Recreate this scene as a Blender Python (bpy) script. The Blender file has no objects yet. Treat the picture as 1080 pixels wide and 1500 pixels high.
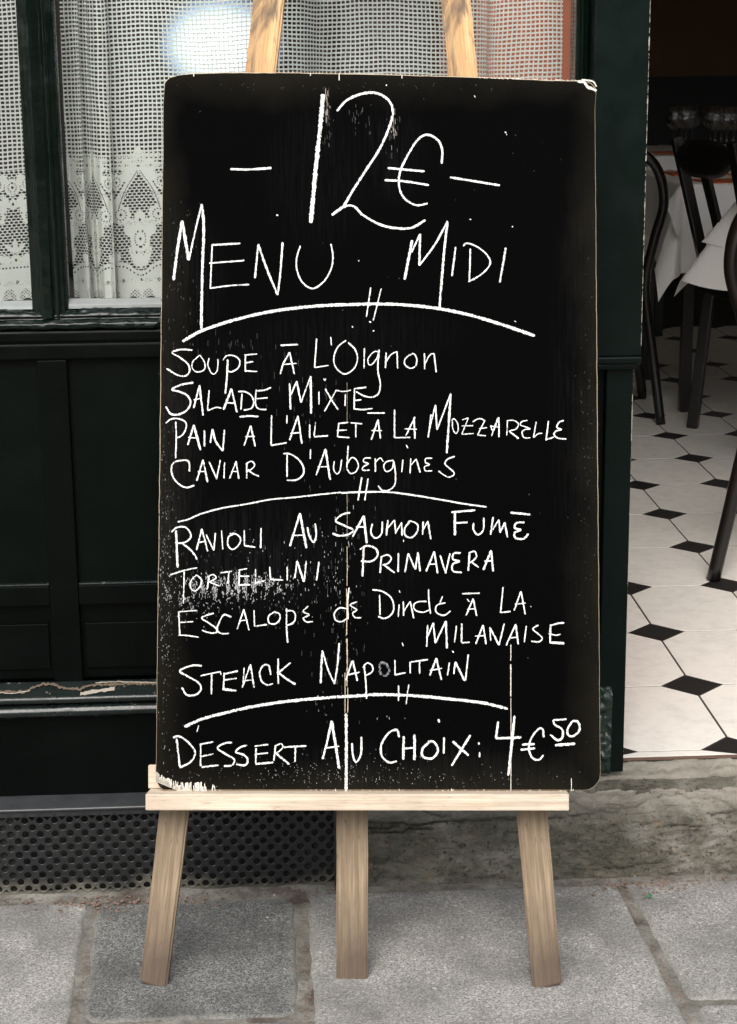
import bpy, bmesh, math, random
import numpy as np
from mathutils import Vector, Matrix, noise
random.seed(7); rng = np.random.default_rng(7)
sc = bpy.context.scene
col = sc.collection

# ------------------------------------------------------------------ camera
F = 2664.0; W, HH = 1080.0, 1500.0; EYE = 1.33
def nrm(v): v = np.array(v, float); return v / np.linalg.norm(v)
CY = nrm([-148, -668, F]); CZ = -nrm([110, 10600, F]); CZ = nrm(CZ - CY * CZ.dot(CY))
CX = np.cross(CZ, -CY)
if CX[0] < 0: CX = -CX
MW = np.array([CX, CY, CZ])            # image space (right, down, forward) -> world
CAM = np.array([0, 0, EYE])
right, down, fwd = MW @ np.array([1, 0, 0]), MW @ np.array([0, 1, 0]), MW @ np.array([0, 0, 1])
cd = bpy.data.cameras.new('camera'); cam = bpy.data.objects.new('camera', cd); col.objects.link(cam)
m = Matrix.Identity(4)
for i in range(3):
    m[i][0] = right[i]; m[i][1] = -down[i]; m[i][2] = -fwd[i]
m.translation = Vector(CAM); cam.matrix_world = m
cd.sensor_fit = 'VERTICAL'; cd.sensor_height = 36; cd.lens = F / HH * 36
cd.clip_start = 0.05; cd.clip_end = 200
sc.camera = cam

# ------------------------------------------------------------------ light
SUN_EL, SUN_AZ = 48, 194               # azimuth of the light's origin, degrees clockwise from +Y
w = bpy.data.worlds.new('World'); sc.world = w; w.use_nodes = True
nt = w.node_tree; nt.nodes.clear()
sky = nt.nodes.new('ShaderNodeTexSky'); sky.sky_type = 'NISHITA'; sky.sun_disc = False
sky.sun_elevation = math.radians(SUN_EL); sky.sun_rotation = math.radians(SUN_AZ)
sky.air_density = 1.0; sky.dust_density = 3.0; sky.ozone_density = 0.6
bg = nt.nodes.new('ShaderNodeBackground'); bg.inputs[1].default_value = 0.15
wo = nt.nodes.new('ShaderNodeOutputWorld')
hsv = nt.nodes.new('ShaderNodeHueSaturation'); hsv.inputs['Saturation'].default_value = 0.3
nt.links.new(sky.outputs[0], hsv.inputs['Color']); nt.links.new(hsv.outputs[0], bg.inputs[0]); nt.links.new(bg.outputs[0], wo.inputs[0])
sd = bpy.data.lights.new('sun', 'SUN'); sd.energy = 1.1; sd.angle = math.radians(40); sd.color = (1, .94, .87)
sun = bpy.data.objects.new('sun', sd); col.objects.link(sun)
el, az = math.radians(SUN_EL), math.radians(SUN_AZ)
d = Vector((math.sin(az) * math.cos(el), math.cos(az) * math.cos(el), math.sin(el)))
sun.rotation_euler = d.to_track_quat('Z', 'Y').to_euler()
vs = sc.view_settings; vs.view_transform = 'Standard'; vs.look = 'None'; vs.gamma = 1; vs.use_curve_mapping = False
vs.exposure = 1.0
sc.cycles.max_bounces = 8; sc.cycles.transparent_max_bounces = 24; sc.cycles.diffuse_bounces = 4
sc.cycles.sample_clamp_indirect = 3.0; sc.cycles.use_denoising = True

# ------------------------------------------------------------------ unprojection
def ray(px, py): return MW @ nrm([px - 540, py - 750, F])
def onY(px, py, Y): r = ray(px, py); return CAM + r * (Y / r[1])
def onZ(px, py, z): r = ray(px, py); return CAM + r * ((z - EYE) / r[2])

# ------------------------------------------------------------------ materials
def mat(name): 
    m = bpy.data.materials.new(name); m.use_nodes = True
    return m, m.node_tree, m.node_tree.nodes['Principled BSDF']
def N(nt, kind, **kw):
    n = nt.nodes.new(kind)
    for k, v in kw.items():
        if k.startswith('i_'): n.inputs[k[2:].replace('_', ' ')].default_value = v
        else: setattr(n, k, v)
    return n
def coords(nt, scale=(1, 1, 1), kind='Object', rot=(0, 0, 0)):
    tc = N(nt, 'ShaderNodeTexCoord'); mp = N(nt, 'ShaderNodeMapping')
    mp.inputs['Scale'].default_value = scale; mp.inputs['Rotation'].default_value = rot
    nt.links.new(tc.outputs[kind], mp.inputs[0]); return mp.outputs[0]
def nz(nt, vec, scale, detail=4, rough=.55, dist=0.0):
    n = N(nt, 'ShaderNodeTexNoise'); n.inputs['Scale'].default_value = scale; n.inputs['Detail'].default_value = detail
    n.inputs['Roughness'].default_value = rough; n.inputs['Distortion'].default_value = dist
    nt.links.new(vec, n.inputs['Vector']); return n.outputs['Fac']
def ramp(nt, fac, stops, interp='LINEAR'):
    r = N(nt, 'ShaderNodeValToRGB'); e = r.color_ramp.elements; r.color_ramp.interpolation = interp
    while len(e) < len(stops): e.new(.5)
    for x, (p, c) in zip(e, stops):
        x.position = p; x.color = (c, c, c, 1) if isinstance(c, (int, float)) else (*c, 1)
    nt.links.new(fac, r.inputs[0]); return r.outputs[0]
def mix(nt, fac, a, b, mode='MIX'):
    n = N(nt, 'ShaderNodeMix', data_type='RGBA', blend_type=mode)
    for k, v in ((0, fac), (6, a), (7, b)):
        sock = n.inputs[k]
        if isinstance(v, bpy.types.NodeSocket): nt.links.new(v, sock)
        elif isinstance(v, (int, float)): sock.default_value = v if k == 0 else (v, v, v, 1)
        else: sock.default_value = (*v, 1)
    return n.outputs[2]
def mth(nt, op, a, b=0.0, c=None, clamp=False):
    n = N(nt, 'ShaderNodeMath', operation=op, use_clamp=clamp)
    for s, v in zip(n.inputs, (a, b, c)):
        if v is None: continue
        if isinstance(v, bpy.types.NodeSocket): nt.links.new(v, s)
        else: s.default_value = v
    return n.outputs[0]
def bump(nt, b, h, strength=.3, dist=.002):
    n = N(nt, 'ShaderNodeBump'); n.inputs['Strength'].default_value = strength; n.inputs['Distance'].default_value = dist
    nt.links.new(h, n.inputs['Height']); nt.links.new(n.outputs[0], b.inputs['Normal']); return n
def setv(nt, b, **kw):
    for k, v in kw.items():
        s = b.inputs[k.replace('_', ' ')]
        if isinstance(v, bpy.types.NodeSocket): nt.links.new(v, s)
        elif isinstance(v, tuple): s.default_value = (*v, 1) if len(v) == 3 else v
        else: s.default_value = v

def m_paint(name, base=(.006, .015, .011), rough=.28, wear=.0, spec=.5, bs=.25):
    M, t, b = mat(name); v = coords(t)
    vg = coords(t, (30, 30, 4))
    n1 = nz(t, v, 14, 5); n2 = nz(t, v, 90, 3); n3 = nz(t, vg, 6, 3)
    c = mix(t, n1, tuple(x * .7 for x in base), tuple(x * 1.35 for x in base))
    if wear:
        k = ramp(t, nz(t, v, 55, 6, .7), [(.0, 0), (.66 - wear * .06, 0), (.70 - wear * .06, 1)])
        c = mix(t, k, c, (.16, .15, .13))
    r = ramp(t, n1, [(.3, rough), (.75, rough + .22)])
    h = mth(t, 'ADD', mth(t, 'MULTIPLY', n3, .5), mth(t, 'ADD', mth(t, 'MULTIPLY', n2, .25), n1))
    setv(t, b, Base_Color=c, Roughness=r, Specular_IOR_Level=spec); bump(t, b, h, bs, .002); return M
PAINT = m_paint('green_paint', (.0007, .0022, .0014), .3, spec=.10)
PAINT_DARK = m_paint('green_paint_dark', (.0007, .0016, .0011), .3, spec=.09)
PAINT_GLOSS = m_paint('green_paint_gloss', (.0009, .0042, .0026), .07, spec=.3, bs=.35)
PAINT_SILL = m_paint('worn_and_highlight_green_paint', (.006, .010, .009), .2, .5, spec=.5, bs=.6)
PAINT_PIL = m_paint('pilaster_paint', (.0012, .0048, .0035), .26, spec=.13, bs=.2)

def m_simple(name, c, rough=.5, scale=40, var=.25, spec=.5, bs=.15, stretch=(1, 1, 1)):
    M, t, b = mat(name); v = coords(t, stretch); n = nz(t, v, scale, 5)
    cc = mix(t, n, tuple(x * (1 - var) for x in c), tuple(x * (1 + var) for x in c))
    setv(t, b, Base_Color=cc, Roughness=rough, Specular_IOR_Level=spec); bump(t, b, n, bs, .001); return M
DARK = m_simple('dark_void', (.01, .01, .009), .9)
DIRT = m_simple('grille_dirt', (.02, .019, .015), .95, 18, .6, bs=.6)
PRIMER = m_simple('bare_primer', (.33, .29, .24), .8, 120, .4)
BROWNWOOD = m_simple('rotten_wood', (.11, .08, .055), .9, 80, .5, bs=.5)
PUTTY = m_simple('grey_putty', (.17, .185, .18), .45, 30, .3)
ORANGE = m_simple('terracotta_wall', (.62, .21, .12), .8, 12, .12)
BLACKWOOD = m_simple('black_lacquered_wood', (.008, .007, .006), .28, 30, .4)
CHALKW = None

def m_wood(name, base, dark, rough=.65, burn=0.0, dirt_z=None, gs=1.0):
    M, t, b = mat(name)
    v = coords(t, (60, 60, 3.2)); v2 = coords(t, (1, 1, 1)); v3 = coords(t, (300, 300, 9))
    g = nz(t, v, gs, 6, .6, .6); fine = nz(t, v3, 1, 3); big = nz(t, v2, 9, 4)
    k = ramp(t, g, [(.25, 0), (.5, .55), (.75, 1)])
    c = mix(t, k, dark, base)
    c = mix(t, ramp(t, fine, [(.38, 0), (.55, 1)]), mix(t, .55, c, tuple(x * .8 for x in dark)), c)
    c = mix(t, ramp(t, nz(t, coords(t, (240, 240, 40)), 1, 3, .6), [(.6, 0), (.72, .6)]), c, tuple(x * .45 for x in dark))
    c = mix(t, ramp(t, nz(t, coords(t, (28, 28, 9)), 1, 5, .6), [(.5, 0), (.7, .5)]), c, (base[0] * .62, base[1] * .6, base[2] * .62))
    c = mix(t, ramp(t, big, [(.4, 0), (.7, .45)]), c, tuple(x * .62 for x in dark))
    if burn:
        vb = coords(t, (34, 20, 7)); kb = ramp(t, nz(t, vb, 1, 4, .55, 1.6), [(.47, 0), (.62, burn)])
        c = mix(t, kb, c, (.07, .04, .02))
    if dirt_z is not None:                      # grime ground into the foot of the leg
        s = N(t, 'ShaderNodeSeparateXYZ'); t.links.new(v2, s.inputs[0])
        zz = mth(t, 'ADD', s.outputs[2], mth(t, 'MULTIPLY', nz(t, coords(t, (50, 50, 15)), 1, 4), -.075))
        kd = ramp(t, mth(t, 'MULTIPLY', zz, 10), [(.0, .8), (.3, .45), (1.0, .0)])
        c = mix(t, kd, c, (.07, .05, .037))
    setv(t, b, Base_Color=c, Roughness=rough, Specular_IOR_Level=.3)
    bump(t, b, mth(t, 'ADD', fine, g), .35, .0008); return M
WLEG = m_wood('leg_wood', (.38, .29, .19), (.14, .10, .065), dirt_z=0)
WTRAY = m_wood('tray_wood', (.70, .61, .49), (.47, .37, .27))
WTOP = m_wood('varnished_wood', (.60, .40, .19), (.40, .21, .07), .42, burn=.9)

def m_board():
    M, t, b = mat('chalkboard_paint'); v = coords(t)
    s = N(t, 'ShaderNodeSeparateXYZ'); t.links.new(v, s.inputs[0]); x, z = s.outputs[0], s.outputs[2]
    # distance to the rim, local metres
    dx = mth(t, 'MINIMUM', x, mth(t, 'SUBTRACT', .652, x)); dz = mth(t, 'MINIMUM', z, mth(t, 'SUBTRACT', 1.045, z))
    dd = mth(t, 'MINIMUM', dx, dz)
    dd = mth(t, 'ADD', dd, mth(t, 'MULTIPLY', mth(t, 'SUBTRACT', nz(t, v, 9, 5), .5), .07))
    rim = ramp(t, dd, [(.0, 1), (.022, .55), (.055, 0)])
    vs_ = coords(t, (260, 260, 14)); streak = nz(t, vs_, 1, 5, .7)
    # wiped, faded patches
    def patch(cx, cz, rx, rz, p):
        a = mth(t, 'POWER', mth(t, 'DIVIDE', mth(t, 'SUBTRACT', x, cx), rx), 2)
        c = mth(t, 'POWER', mth(t, 'DIVIDE', mth(t, 'SUBTRACT', z, cz), rz), 2)
        # POWER of a negative base with exponent 2 is fine
        return mth(t, 'MULTIPLY', mth(t, 'SUBTRACT', 1.0, mth(t, 'ADD', a, c), clamp=True), p)
    pt = None
    for P in ((.24, .90, .09, .13, .35), (.35, .93, .05, .09, .5), (.05, .75, .06, .12, .6), (.13, .34, .18, .10, .8),
              (.02, .45, .06, .25, .9), (.34, .40, .08, .2, .35), (.28, .66, .2, .05, .35), (.40, .03, .3, .05, .5), (.15, .62, .2, .06, .3), (.62, .55, .05, .4, .35)):
        q = patch(*P); pt = q if pt is None else mth(t, 'MAXIMUM', pt, q)
    sm = mth(t, 'MULTIPLY', pt, ramp(t, streak, [(.42, 0), (.8, 1)]))
    c = mix(t, rim, (.0008, .0008, .0008), (.0085, .0075, .0055))
    c = mix(t, mth(t, 'MULTIPLY', sm, .05), c, (.2, .21, .22))
    tiny = ramp(t, nz(t, v, 900, 2), [(.70, 0), (.76, 1)])
    c = mix(t, mth(t, 'MULTIPLY', mth(t, 'MULTIPLY', tiny, rim), .5), c, (.12, .11, .09))
    setv(t, b, Base_Color=c, Roughness=.75, Specular_IOR_Level=.02)
    bump(t, b, mth(t, 'ADD', streak, nz(t, v, 300, 3)), .1, .0005); return M
BOARD = m_board()

def m_chalk(name, lo, hi, c=(.84, .84, .82), amt=1.0):
    M, t, b = mat(name); v = coords(t, (620, 620, 300))
    n = nz(t, v, 1, 3, .7); uv = N(t, 'ShaderNodeTexCoord'); s = N(t, 'ShaderNodeSeparateXYZ'); t.links.new(uv.outputs['UV'], s.inputs[0])
    e = mth(t, 'ABSOLUTE', s.outputs[1])
    a = mth(t, 'ADD', n, mth(t, 'MULTIPLY', mth(t, 'POWER', e, 3), -.30))
    a = mth(t, 'ADD', a, mth(t, 'MULTIPLY', mth(t, 'SUBTRACT', nz(t, coords(t), 28, 3), .5), .35))
    al = ramp(t, a, [(lo, 0), (hi, amt)])
    cc = mix(t, nz(t, coords(t), 400, 2), tuple(x * .8 for x in c), c)
    setv(t, b, Base_Color=cc, Roughness=.95, Specular_IOR_Level=.05, Alpha=al); return M
CHALK = m_chalk('chalk', .24, .44)
CHALK_FAINT = m_chalk('faint_chalk', .35, .7, (.5, .53, .56), .6)
CHALK_ROUGH = m_chalk('rough_chalk', .28, .46)
DUST = m_simple('chalk_specks', (.38, .38, .38), .95)
RAW = m_simple('raw_board_edge', (.44, .36, .25), .85, 90, .4, bs=.5)

def m_lace():
    M, t, b = mat('cotton_lace'); t.nodes.remove(b)
    o = t.nodes['Material Output']; v = coords(t)
    c = mix(t, nz(t, v, 25, 3), (.74, .75, .70), (.84, .84, .80))
    d = N(t, 'ShaderNodeBsdfDiffuse'); tr = N(t, 'ShaderNodeBsdfTranslucent'); mx = N(t, 'ShaderNodeMixShader'); mx.inputs[0].default_value = .2
    t.links.new(c, d.inputs[0]); t.links.new(c, tr.inputs[0]); t.links.new(d.outputs[0], mx.inputs[1]); t.links.new(tr.outputs[0], mx.inputs[2])
    t.links.new(mx.outputs[0], o.inputs[0]); return M
LACE = m_lace()

def m_glass(name, tint=(1, 1, 1), ior=1.5, rough=.0, boost=1.0):
    M, t, b = mat(name); t.nodes.remove(b); o = t.nodes['Material Output']
    fr = N(t, 'ShaderNodeFresnel'); gm = N(t, 'ShaderNodeNewGeometry')
    t.links.new(mth(t, 'ADD', ior, mth(t, 'MULTIPLY', gm.outputs['Backfacing'], 1 / ior - ior)), fr.inputs[0])
    g = N(t, 'ShaderNodeBsdfGlossy'); g.inputs['Roughness'].default_value = rough
    tr = N(t, 'ShaderNodeBsdfTransparent'); tr.inputs[0].default_value = (*tint, 1); mx = N(t, 'ShaderNodeMixShader')
    t.links.new(mth(t, 'MULTIPLY', fr.outputs[0], boost, clamp=True), mx.inputs[0])
    t.links.new(tr.outputs[0], mx.inputs[1]); t.links.new(g.outputs[0], mx.inputs[2]); t.links.new(mx.outputs[0], o.inputs[0]); return M
GLASS = m_glass('window_glass', (.96, .975, .97), 1.5, .015, 1.9)
WINEGLASS = m_glass('wine_glass', (.95, .95, .95), 1.5, .02, 2.0)

def m_granite(name, a, b_, dark, pale=.0):
    M, t, b = mat(name); v = coords(t)
    sp = N(t, 'ShaderNodeTexVoronoi'); sp.inputs['Scale'].default_value = 480; t.links.new(v, sp.inputs['Vector'])
    sg = N(t, 'ShaderNodeSeparateColor'); t.links.new(sp.outputs['Color'], sg.inputs[0])
    c = mix(t, ramp(t, sg.outputs[0], [(.2, 0), (.9, 1)]), a, b_)
    c = mix(t, ramp(t, nz(t, v, 260, 3), [(.55, 0), (.62, .7)]), c, dark)
    c = mix(t, ramp(t, nz(t, v, 140, 3), [(.6, 0), (.68, .75)]), c, tuple(min(.6, x * 1.45) for x in b_))
    big = nz(t, v, 7, 6, .6); c = mix(t, ramp(t, big, [(.35, .65), (.6, 0)]), c, tuple(x * .5 for x in a))
    # pale mortar smeared over the slab's rim
    at = N(t, 'ShaderNodeAttribute', attribute_name='rim')
    k = mth(t, 'ADD', at.outputs['Fac'], mth(t, 'MULTIPLY', mth(t, 'SUBTRACT', nz(t, v, 26, 6, .65), .5), 1.6))
    c = mix(t, ramp(t, k, [(.5, 0), (1.0, .6 * pale)]), c, (.19, .183, .16))
    setv(t, b, Base_Color=c, Roughness=.85, Specular_IOR_Level=.3)
    bump(t, b, mth(t, 'ADD', nz(t, v, 220, 4), mth(t, 'MULTIPLY', big, 2)), .5, .0015); return M
GR_LIGHT = m_granite('granite_light', (.18, .176, .166), (.35, .34, .32), (.07, .07, .067), .7)
GR_DARK = m_granite('granite_dark', (.075, .077, .075), (.22, .22, .21), (.025, .025, .025), 1.0)
GR_MID = m_granite('granite_mid', (.11, .11, .106), (.24, .24, .235), (.05, .05, .05), .9)
def m_mortar():
    M, t, b = mat('mortar'); v = coords(t)
    c = mix(t, ramp(t, nz(t, v, 16, 6, .65), [(.35, 0), (.65, 1)]), (.10, .094, .08), (.22, .213, .19))
    c = mix(t, ramp(t, nz(t, v, 160, 4), [(.5, 0), (.7, .5)]), c, (.05, .04, .034))
    c = mix(t, ramp(t, nz(t, v, 9, 5, .6), [(.55, 0), (.66, .8)]), c, (.055, .038, .03))
    setv(t, b, Base_Color=c, Roughness=.95, Specular_IOR_Level=.2); bump(t, b, nz(t, v, 90, 6, .7), .8, .004); return M
MORTAR = m_mortar()
def m_stone():
    M, t, b = mat('weathered_sandstone'); v = coords(t); vl = coords(t, (7, 20, 40))
    c = mix(t, ramp(t, nz(t, coords(t, (18, 30, 26)), 1, 9, .72), [(.36, 0), (.64, 1)]), (.09, .085, .066), (.235, .22, .18))
    c = mix(t, ramp(t, nz(t, v, 11, 5, .6, .5), [(.5, 0), (.62, .8)]), c, (.33, .31, .27))
    c = mix(t, ramp(t, nz(t, v, 5, 5), [(.45, 0), (.65, .6)]), c, (.075, .072, .052))
    c = mix(t, ramp(t, nz(t, v, 60, 5, .7), [(.58, 0), (.68, .7)]), c, (.26, .19, .12)); c = mix(t, ramp(t, nz(t, v, 130, 4, .7), [(.56, 0), (.64, .7)]), c, (.03, .027, .02))
    at = N(t, 'ShaderNodeAttribute', attribute_name='crack'); c = mix(t, at.outputs['Fac'], c, (.03, .025, .02))
    up = N(t, 'ShaderNodeAttribute', attribute_name='tread'); c = mix(t, mth(t, 'MULTIPLY', up.outputs['Fac'], mth(t, 'MULTIPLY_ADD', nz(t, coords(t, (14, 30, 60)), 1, 8, .7), 1.2, .05)), c, (.42, .39, .33))
    c = mix(t, ramp(t, nz(t, coords(t, (16, 60, 110)), 1, 7, .7, .8), [(.60, 0), (.64, .75), (.68, 0)]), c, (.035, .03, .024))
    setv(t, b, Base_Color=c, Roughness=.9, Specular_IOR_Level=.25)
    bump(t, b, mth(t, 'ADD', nz(t, v, 85, 8, .75), nz(t, v, 30, 8, .7)), 1.0, .009); return M
STONE = m_stone()
def m_tile(name, c, rough, var):
    M, t, b = mat(name); tc = N(t, 'ShaderNodeTexCoord'); gm = N(t, 'ShaderNodeNewGeometry')
    v = gm.outputs['Position']
    n = nz(t, v, 3.5, 6, .6, .6); n2 = nz(t, v, 30, 5, .7)
    cc = mix(t, n, tuple(x * (1 - var) for x in c), c)
    cc = mix(t, ramp(t, n2, [(.45, 0), (.75, .5)]), cc, tuple(x * .62 for x in c))
    vo = N(t, 'ShaderNodeTexVoronoi', feature='DISTANCE_TO_EDGE'); vo.inputs['Scale'].default_value = 3.2; t.links.new(v, vo.inputs['Vector'])
    cr = mth(t, 'MULTIPLY', ramp(t, vo.outputs[0], [(.0, 1), (.006, 0)]), ramp(t, nz(t, v, 1.9, 2), [(.56, 0), (.6, .5)]))
    cc = mix(t, cr, cc, (.08, .07, .06))
    setv(t, b, Base_Color=cc, Roughness=rough, Specular_IOR_Level=.35); bump(t, b, n2, .1, .001); return M
TILE = m_tile('ivory_tile', (.86, .82, .75), .4, .14)
TILE_B = m_tile('black_tile', (.022, .019, .017), .45, .3)
GROUT = m_simple('grout', (.045, .04, .035), .9, 60, .4)
CLOTH = m_simple('white_tablecloth', (.90, .87, .83), .9, 5, .05, bs=.05)
BROWN = m_simple('brown_wall', (.14, .075, .03), .7, 4, .3)
BLACKW = m_simple('black_wainscot', (.006, .005, .005), .6)
CEIL = m_simple('cream_ceiling', (.6, .56, .48), .9)
ORNAP = m_simple('orange_fabric', (.62, .14, .04), .9, 60, .15)
OPP = m_simple('pale_limestone', (.40, .37, .32), .9, 3, .2)
ASPH = m_simple('asphalt', (.05, .05, .05), .9, 90, .4)
SHEET = m_simple('perforated_sheet_metal', (.018, .02, .021), .42, 60, .5, bs=.3)
GREENBIT = m_simple('green_scrap', (.012, .09, .03), .6)
# grille paint: grey-green dust lies on the lower edge
def m_grille():
    M, t, b = mat('dusty_grille_paint'); v = coords(t)
    s = N(t, 'ShaderNodeSeparateXYZ'); t.links.new(v, s.inputs[0])
    zz = mth(t, 'ADD', s.outputs[2], mth(t, 'MULTIPLY', nz(t, v, 11, 5), -.09))
    k = ramp(t, mth(t, 'ADD', mth(t, 'MULTIPLY', zz, 8), .42), [(.0, .8), (.26, 0)])
    c = mix(t, k, (.009, .010, .011), (.15, .14, .11))
    c = mix(t, ramp(t, nz(t, v, 75, 5, .7), [(.64, 0), (.74, .4)]), c, (.12, .12, .1))
    setv(t, b, Base_Color=c, Roughness=.45); bump(t, b, nz(t, v, 80, 4), .3, .001); return M
GRILLE = m_grille()
LEDGE = m_simple('zinc_ledge', (.035, .038, .04), .3, 35, .5, bs=.35)

# ------------------------------------------------------------------ builders
def tag(o, label=None, cat=None, group=None, kind=None):
    if label: o['label'] = label
    if cat: o['category'] = cat
    if group: o['group'] = group
    if kind: o['kind'] = kind
    return o
def empty(name, loc=(0, 0, 0), rz=0.0, M=None):
    o = bpy.data.objects.new(name, None); col.objects.link(o); o.empty_display_size = .1
    o.matrix_world = M if M is not None else Matrix.Translation(Vector(loc)) @ Matrix.Rotation(rz, 4, 'Z')
    o['_m'] = 0; del o['_m']; ROOTM[o.name] = o.matrix_world.copy(); return o
ROOTM = {}
def link(name, me, material, parent=None, M=None, smooth=False):
    """M: world matrix of the mesh's own frame."""
    M = M if M is not None else Matrix.Identity(4)
    o = bpy.data.objects.new(name, me); col.objects.link(o)
    if material is not None and not me.materials: me.materials.append(material)
    if parent is not None:
        o.parent = parent; pm = ROOTM[parent.name]; o.matrix_local = pm.inverted() @ M
    else: o.matrix_world = M
    ROOTM[o.name] = M.copy()
    if smooth: me.polygons.foreach_set('use_smooth', [True] * len(me.polygons))
    return o
def mesh(name, vs, fs, uv=None):
    me = bpy.data.meshes.new(name); me.from_pydata([tuple(v) for v in vs], [], fs); 
    if uv is not None:
        l = me.uv_layers.new(name='UVMap')
        for lp in me.loops: l.data[lp.index].uv = uv[lp.vertex_index]
    me.update(); return me
class MB:
    def __init__(s): s.v, s.f = [], []
    def add(s, vs, fs):
        b = len(s.v); s.v += [tuple(x) for x in vs]; s.f += [tuple(i + b for i in f) for f in fs]
    def box(s, x0, x1, y0, y1, z0, z1):
        s.add([(x0, y0, z0), (x1, y0, z0), (x1, y1, z0), (x0, y1, z0), (x0, y0, z1), (x1, y0, z1), (x1, y1, z1), (x0, y1, z1)],
              [(0, 3, 2, 1), (4, 5, 6, 7), (0, 1, 5, 4), (1, 2, 6, 5), (2, 3, 7, 6), (3, 0, 4, 7)])
    def tube(s, pts, r, n=10, closed=False):
        pts = [Vector(p) for p in pts]; rr = r if isinstance(r, (list, tuple)) else [r] * len(pts)
        vs, fs = [], []; up = Vector((0, 0, 1)); prev = None
        for i, p in enumerate(pts):
            a = pts[max(0, i - 1)]; b = pts[min(len(pts) - 1, i + 1)]; t = (b - a).normalized()
            if prev is None: u = t.orthogonal().normalized()
            else: u = (prev - t * prev.dot(t)).normalized()
            prev = u; q = t.cross(u)
            for k in range(n):
                an = 2 * math.pi * k / n; vs.append(p + (u * math.cos(an) + q * math.sin(an)) * rr[i])
        for i in range(len(pts) - 1):
            for k in range(n):
                fs.append((i * n + k, i * n + (k + 1) % n, (i + 1) * n + (k + 1) % n, (i + 1) * n + k))
        fs.append(tuple(range(n))[::-1]); fs.append(tuple((len(pts) - 1) * n + k for k in range(n)))
        s.add(vs, fs)
    def build(s, name, material, parent=None, M=None, smooth=False): return link(name, mesh(name, s.v, s.f), material, parent, M, smooth)
def bbox_mesh(name, x0, x1, y0, y1, z0, z1, bev=.002, seg=2):
    bm = bmesh.new(); bmesh.ops.create_cube(bm, size=1)
    for v in bm.verts: v.co = Vector(((x0 + x1) / 2 + v.co.x * (x1 - x0), (y0 + y1) / 2 + v.co.y * (y1 - y0), (z0 + z1) / 2 + v.co.z * (z1 - z0)))
    if bev: bmesh.ops.bevel(bm, geom=bm.edges[:], offset=bev, segments=seg, affect='EDGES', profile=.6)
    me = bpy.data.meshes.new(name); bm.to_mesh(me); bm.free(); return me
def bx(name, x0, x1, y0, y1, z0, z1, material, parent=None, bev=.002, M=None):
    """beveled box in world coordinates, origin at its own lower middle"""
    cx, cy = (x0 + x1) / 2, (y0 + y1) / 2
    me = bbox_mesh(name, x0 - cx, x1 - cx, y0 - cy, y1 - cy, 0, z1 - z0, bev)
    return link(name, me, material, parent, Matrix.Translation((cx, cy, z0)))
def grid_mesh(name, P, attrs=None):
    """P: (a,b,3) array"""
    a, b = P.shape[:2]; idx = np.arange(a * b).reshape(a, b)
    f = np.stack([idx[:-1, :-1], idx[1:, :-1], idx[1:, 1:], idx[:-1, 1:]], -1).reshape(-1, 4)
    return np_mesh(name, P.reshape(-1, 3), f, attrs)
def np_mesh(name, V, f, attrs=None):
    me = bpy.data.meshes.new(name); V = np.asarray(V, np.float32); f = np.asarray(f, np.int32)
    me.vertices.add(len(V)); me.vertices.foreach_set('co', V.ravel())
    me.loops.add(f.size); me.loops.foreach_set('vertex_index', f.ravel())
    me.polygons.add(len(f)); k = f.shape[1]
    me.polygons.foreach_set('loop_start', np.arange(0, f.size, k, dtype=np.int32))
    if attrs:
        for n_, arr in attrs.items():
            a_ = me.attributes.new(n_, 'FLOAT', 'POINT'); a_.data.foreach_set('value', np.asarray(arr, np.float32).ravel())
    me.update(calc_edges=True); me.validate(); return me
def extrude(name, prof, x0, x1, nx, material, parent=None, amp=0.0, freq=20, sub=.004, sx=.3, seed=0, attrs_fn=None):
    """profile [(y,z)] swept along X; amp = real unevenness pushed along the profile normal"""
    prof = [np.array(p, float) for p in prof]; pts = [prof[0]]
    for a, b in zip(prof[:-1], prof[1:]):
        k = max(1, int(np.linalg.norm(b - a) / sub))
        for i in range(1, k + 1): pts.append(a + (b - a) * i / k)
    pts = np.array(pts); tg = np.gradient(pts, axis=0); nn = np.stack([-tg[:, 1], tg[:, 0]], 1)
    nn /= np.maximum(1e-9, np.linalg.norm(nn, axis=1))[:, None]
    xs = np.linspace(x0, x1, nx); P = np.zeros((nx, len(pts), 3))
    for i, x in enumerate(xs):
        for j, (y, z) in enumerate(pts):
            dsp = amp * noise.fractal(Vector((x * freq * sx + seed, y * freq, z * freq)), .8, 2.0, 4) if amp else 0
            P[i, j] = (x, y + nn[j, 0] * dsp, z + nn[j, 1] * dsp)
    o = link(name, grid_mesh(name, P), material, parent, None, True); return o

# ================================================================== SETTING: ground
g = MB(); g.box(-30, 30, -30, 40, -.4, -.06); tag(g.build('ground', ASPH), kind='structure')
r_ = MB(); r_.box(-30, 30, -6.5, .2, -.06, -.045 + -.03); 
road = MB(); road.box(-30, 30, -6.0, .6, -.056, -.05); tag(road.build('road', OPP), kind='structure')
kerb = MB(); kerb.box(-30, 30, .6, .78, -.058, -.002); tag(kerb.build('kerb', OPP), kind='structure')

pav = empty('pavement'); tag(pav, kind='structure')
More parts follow.
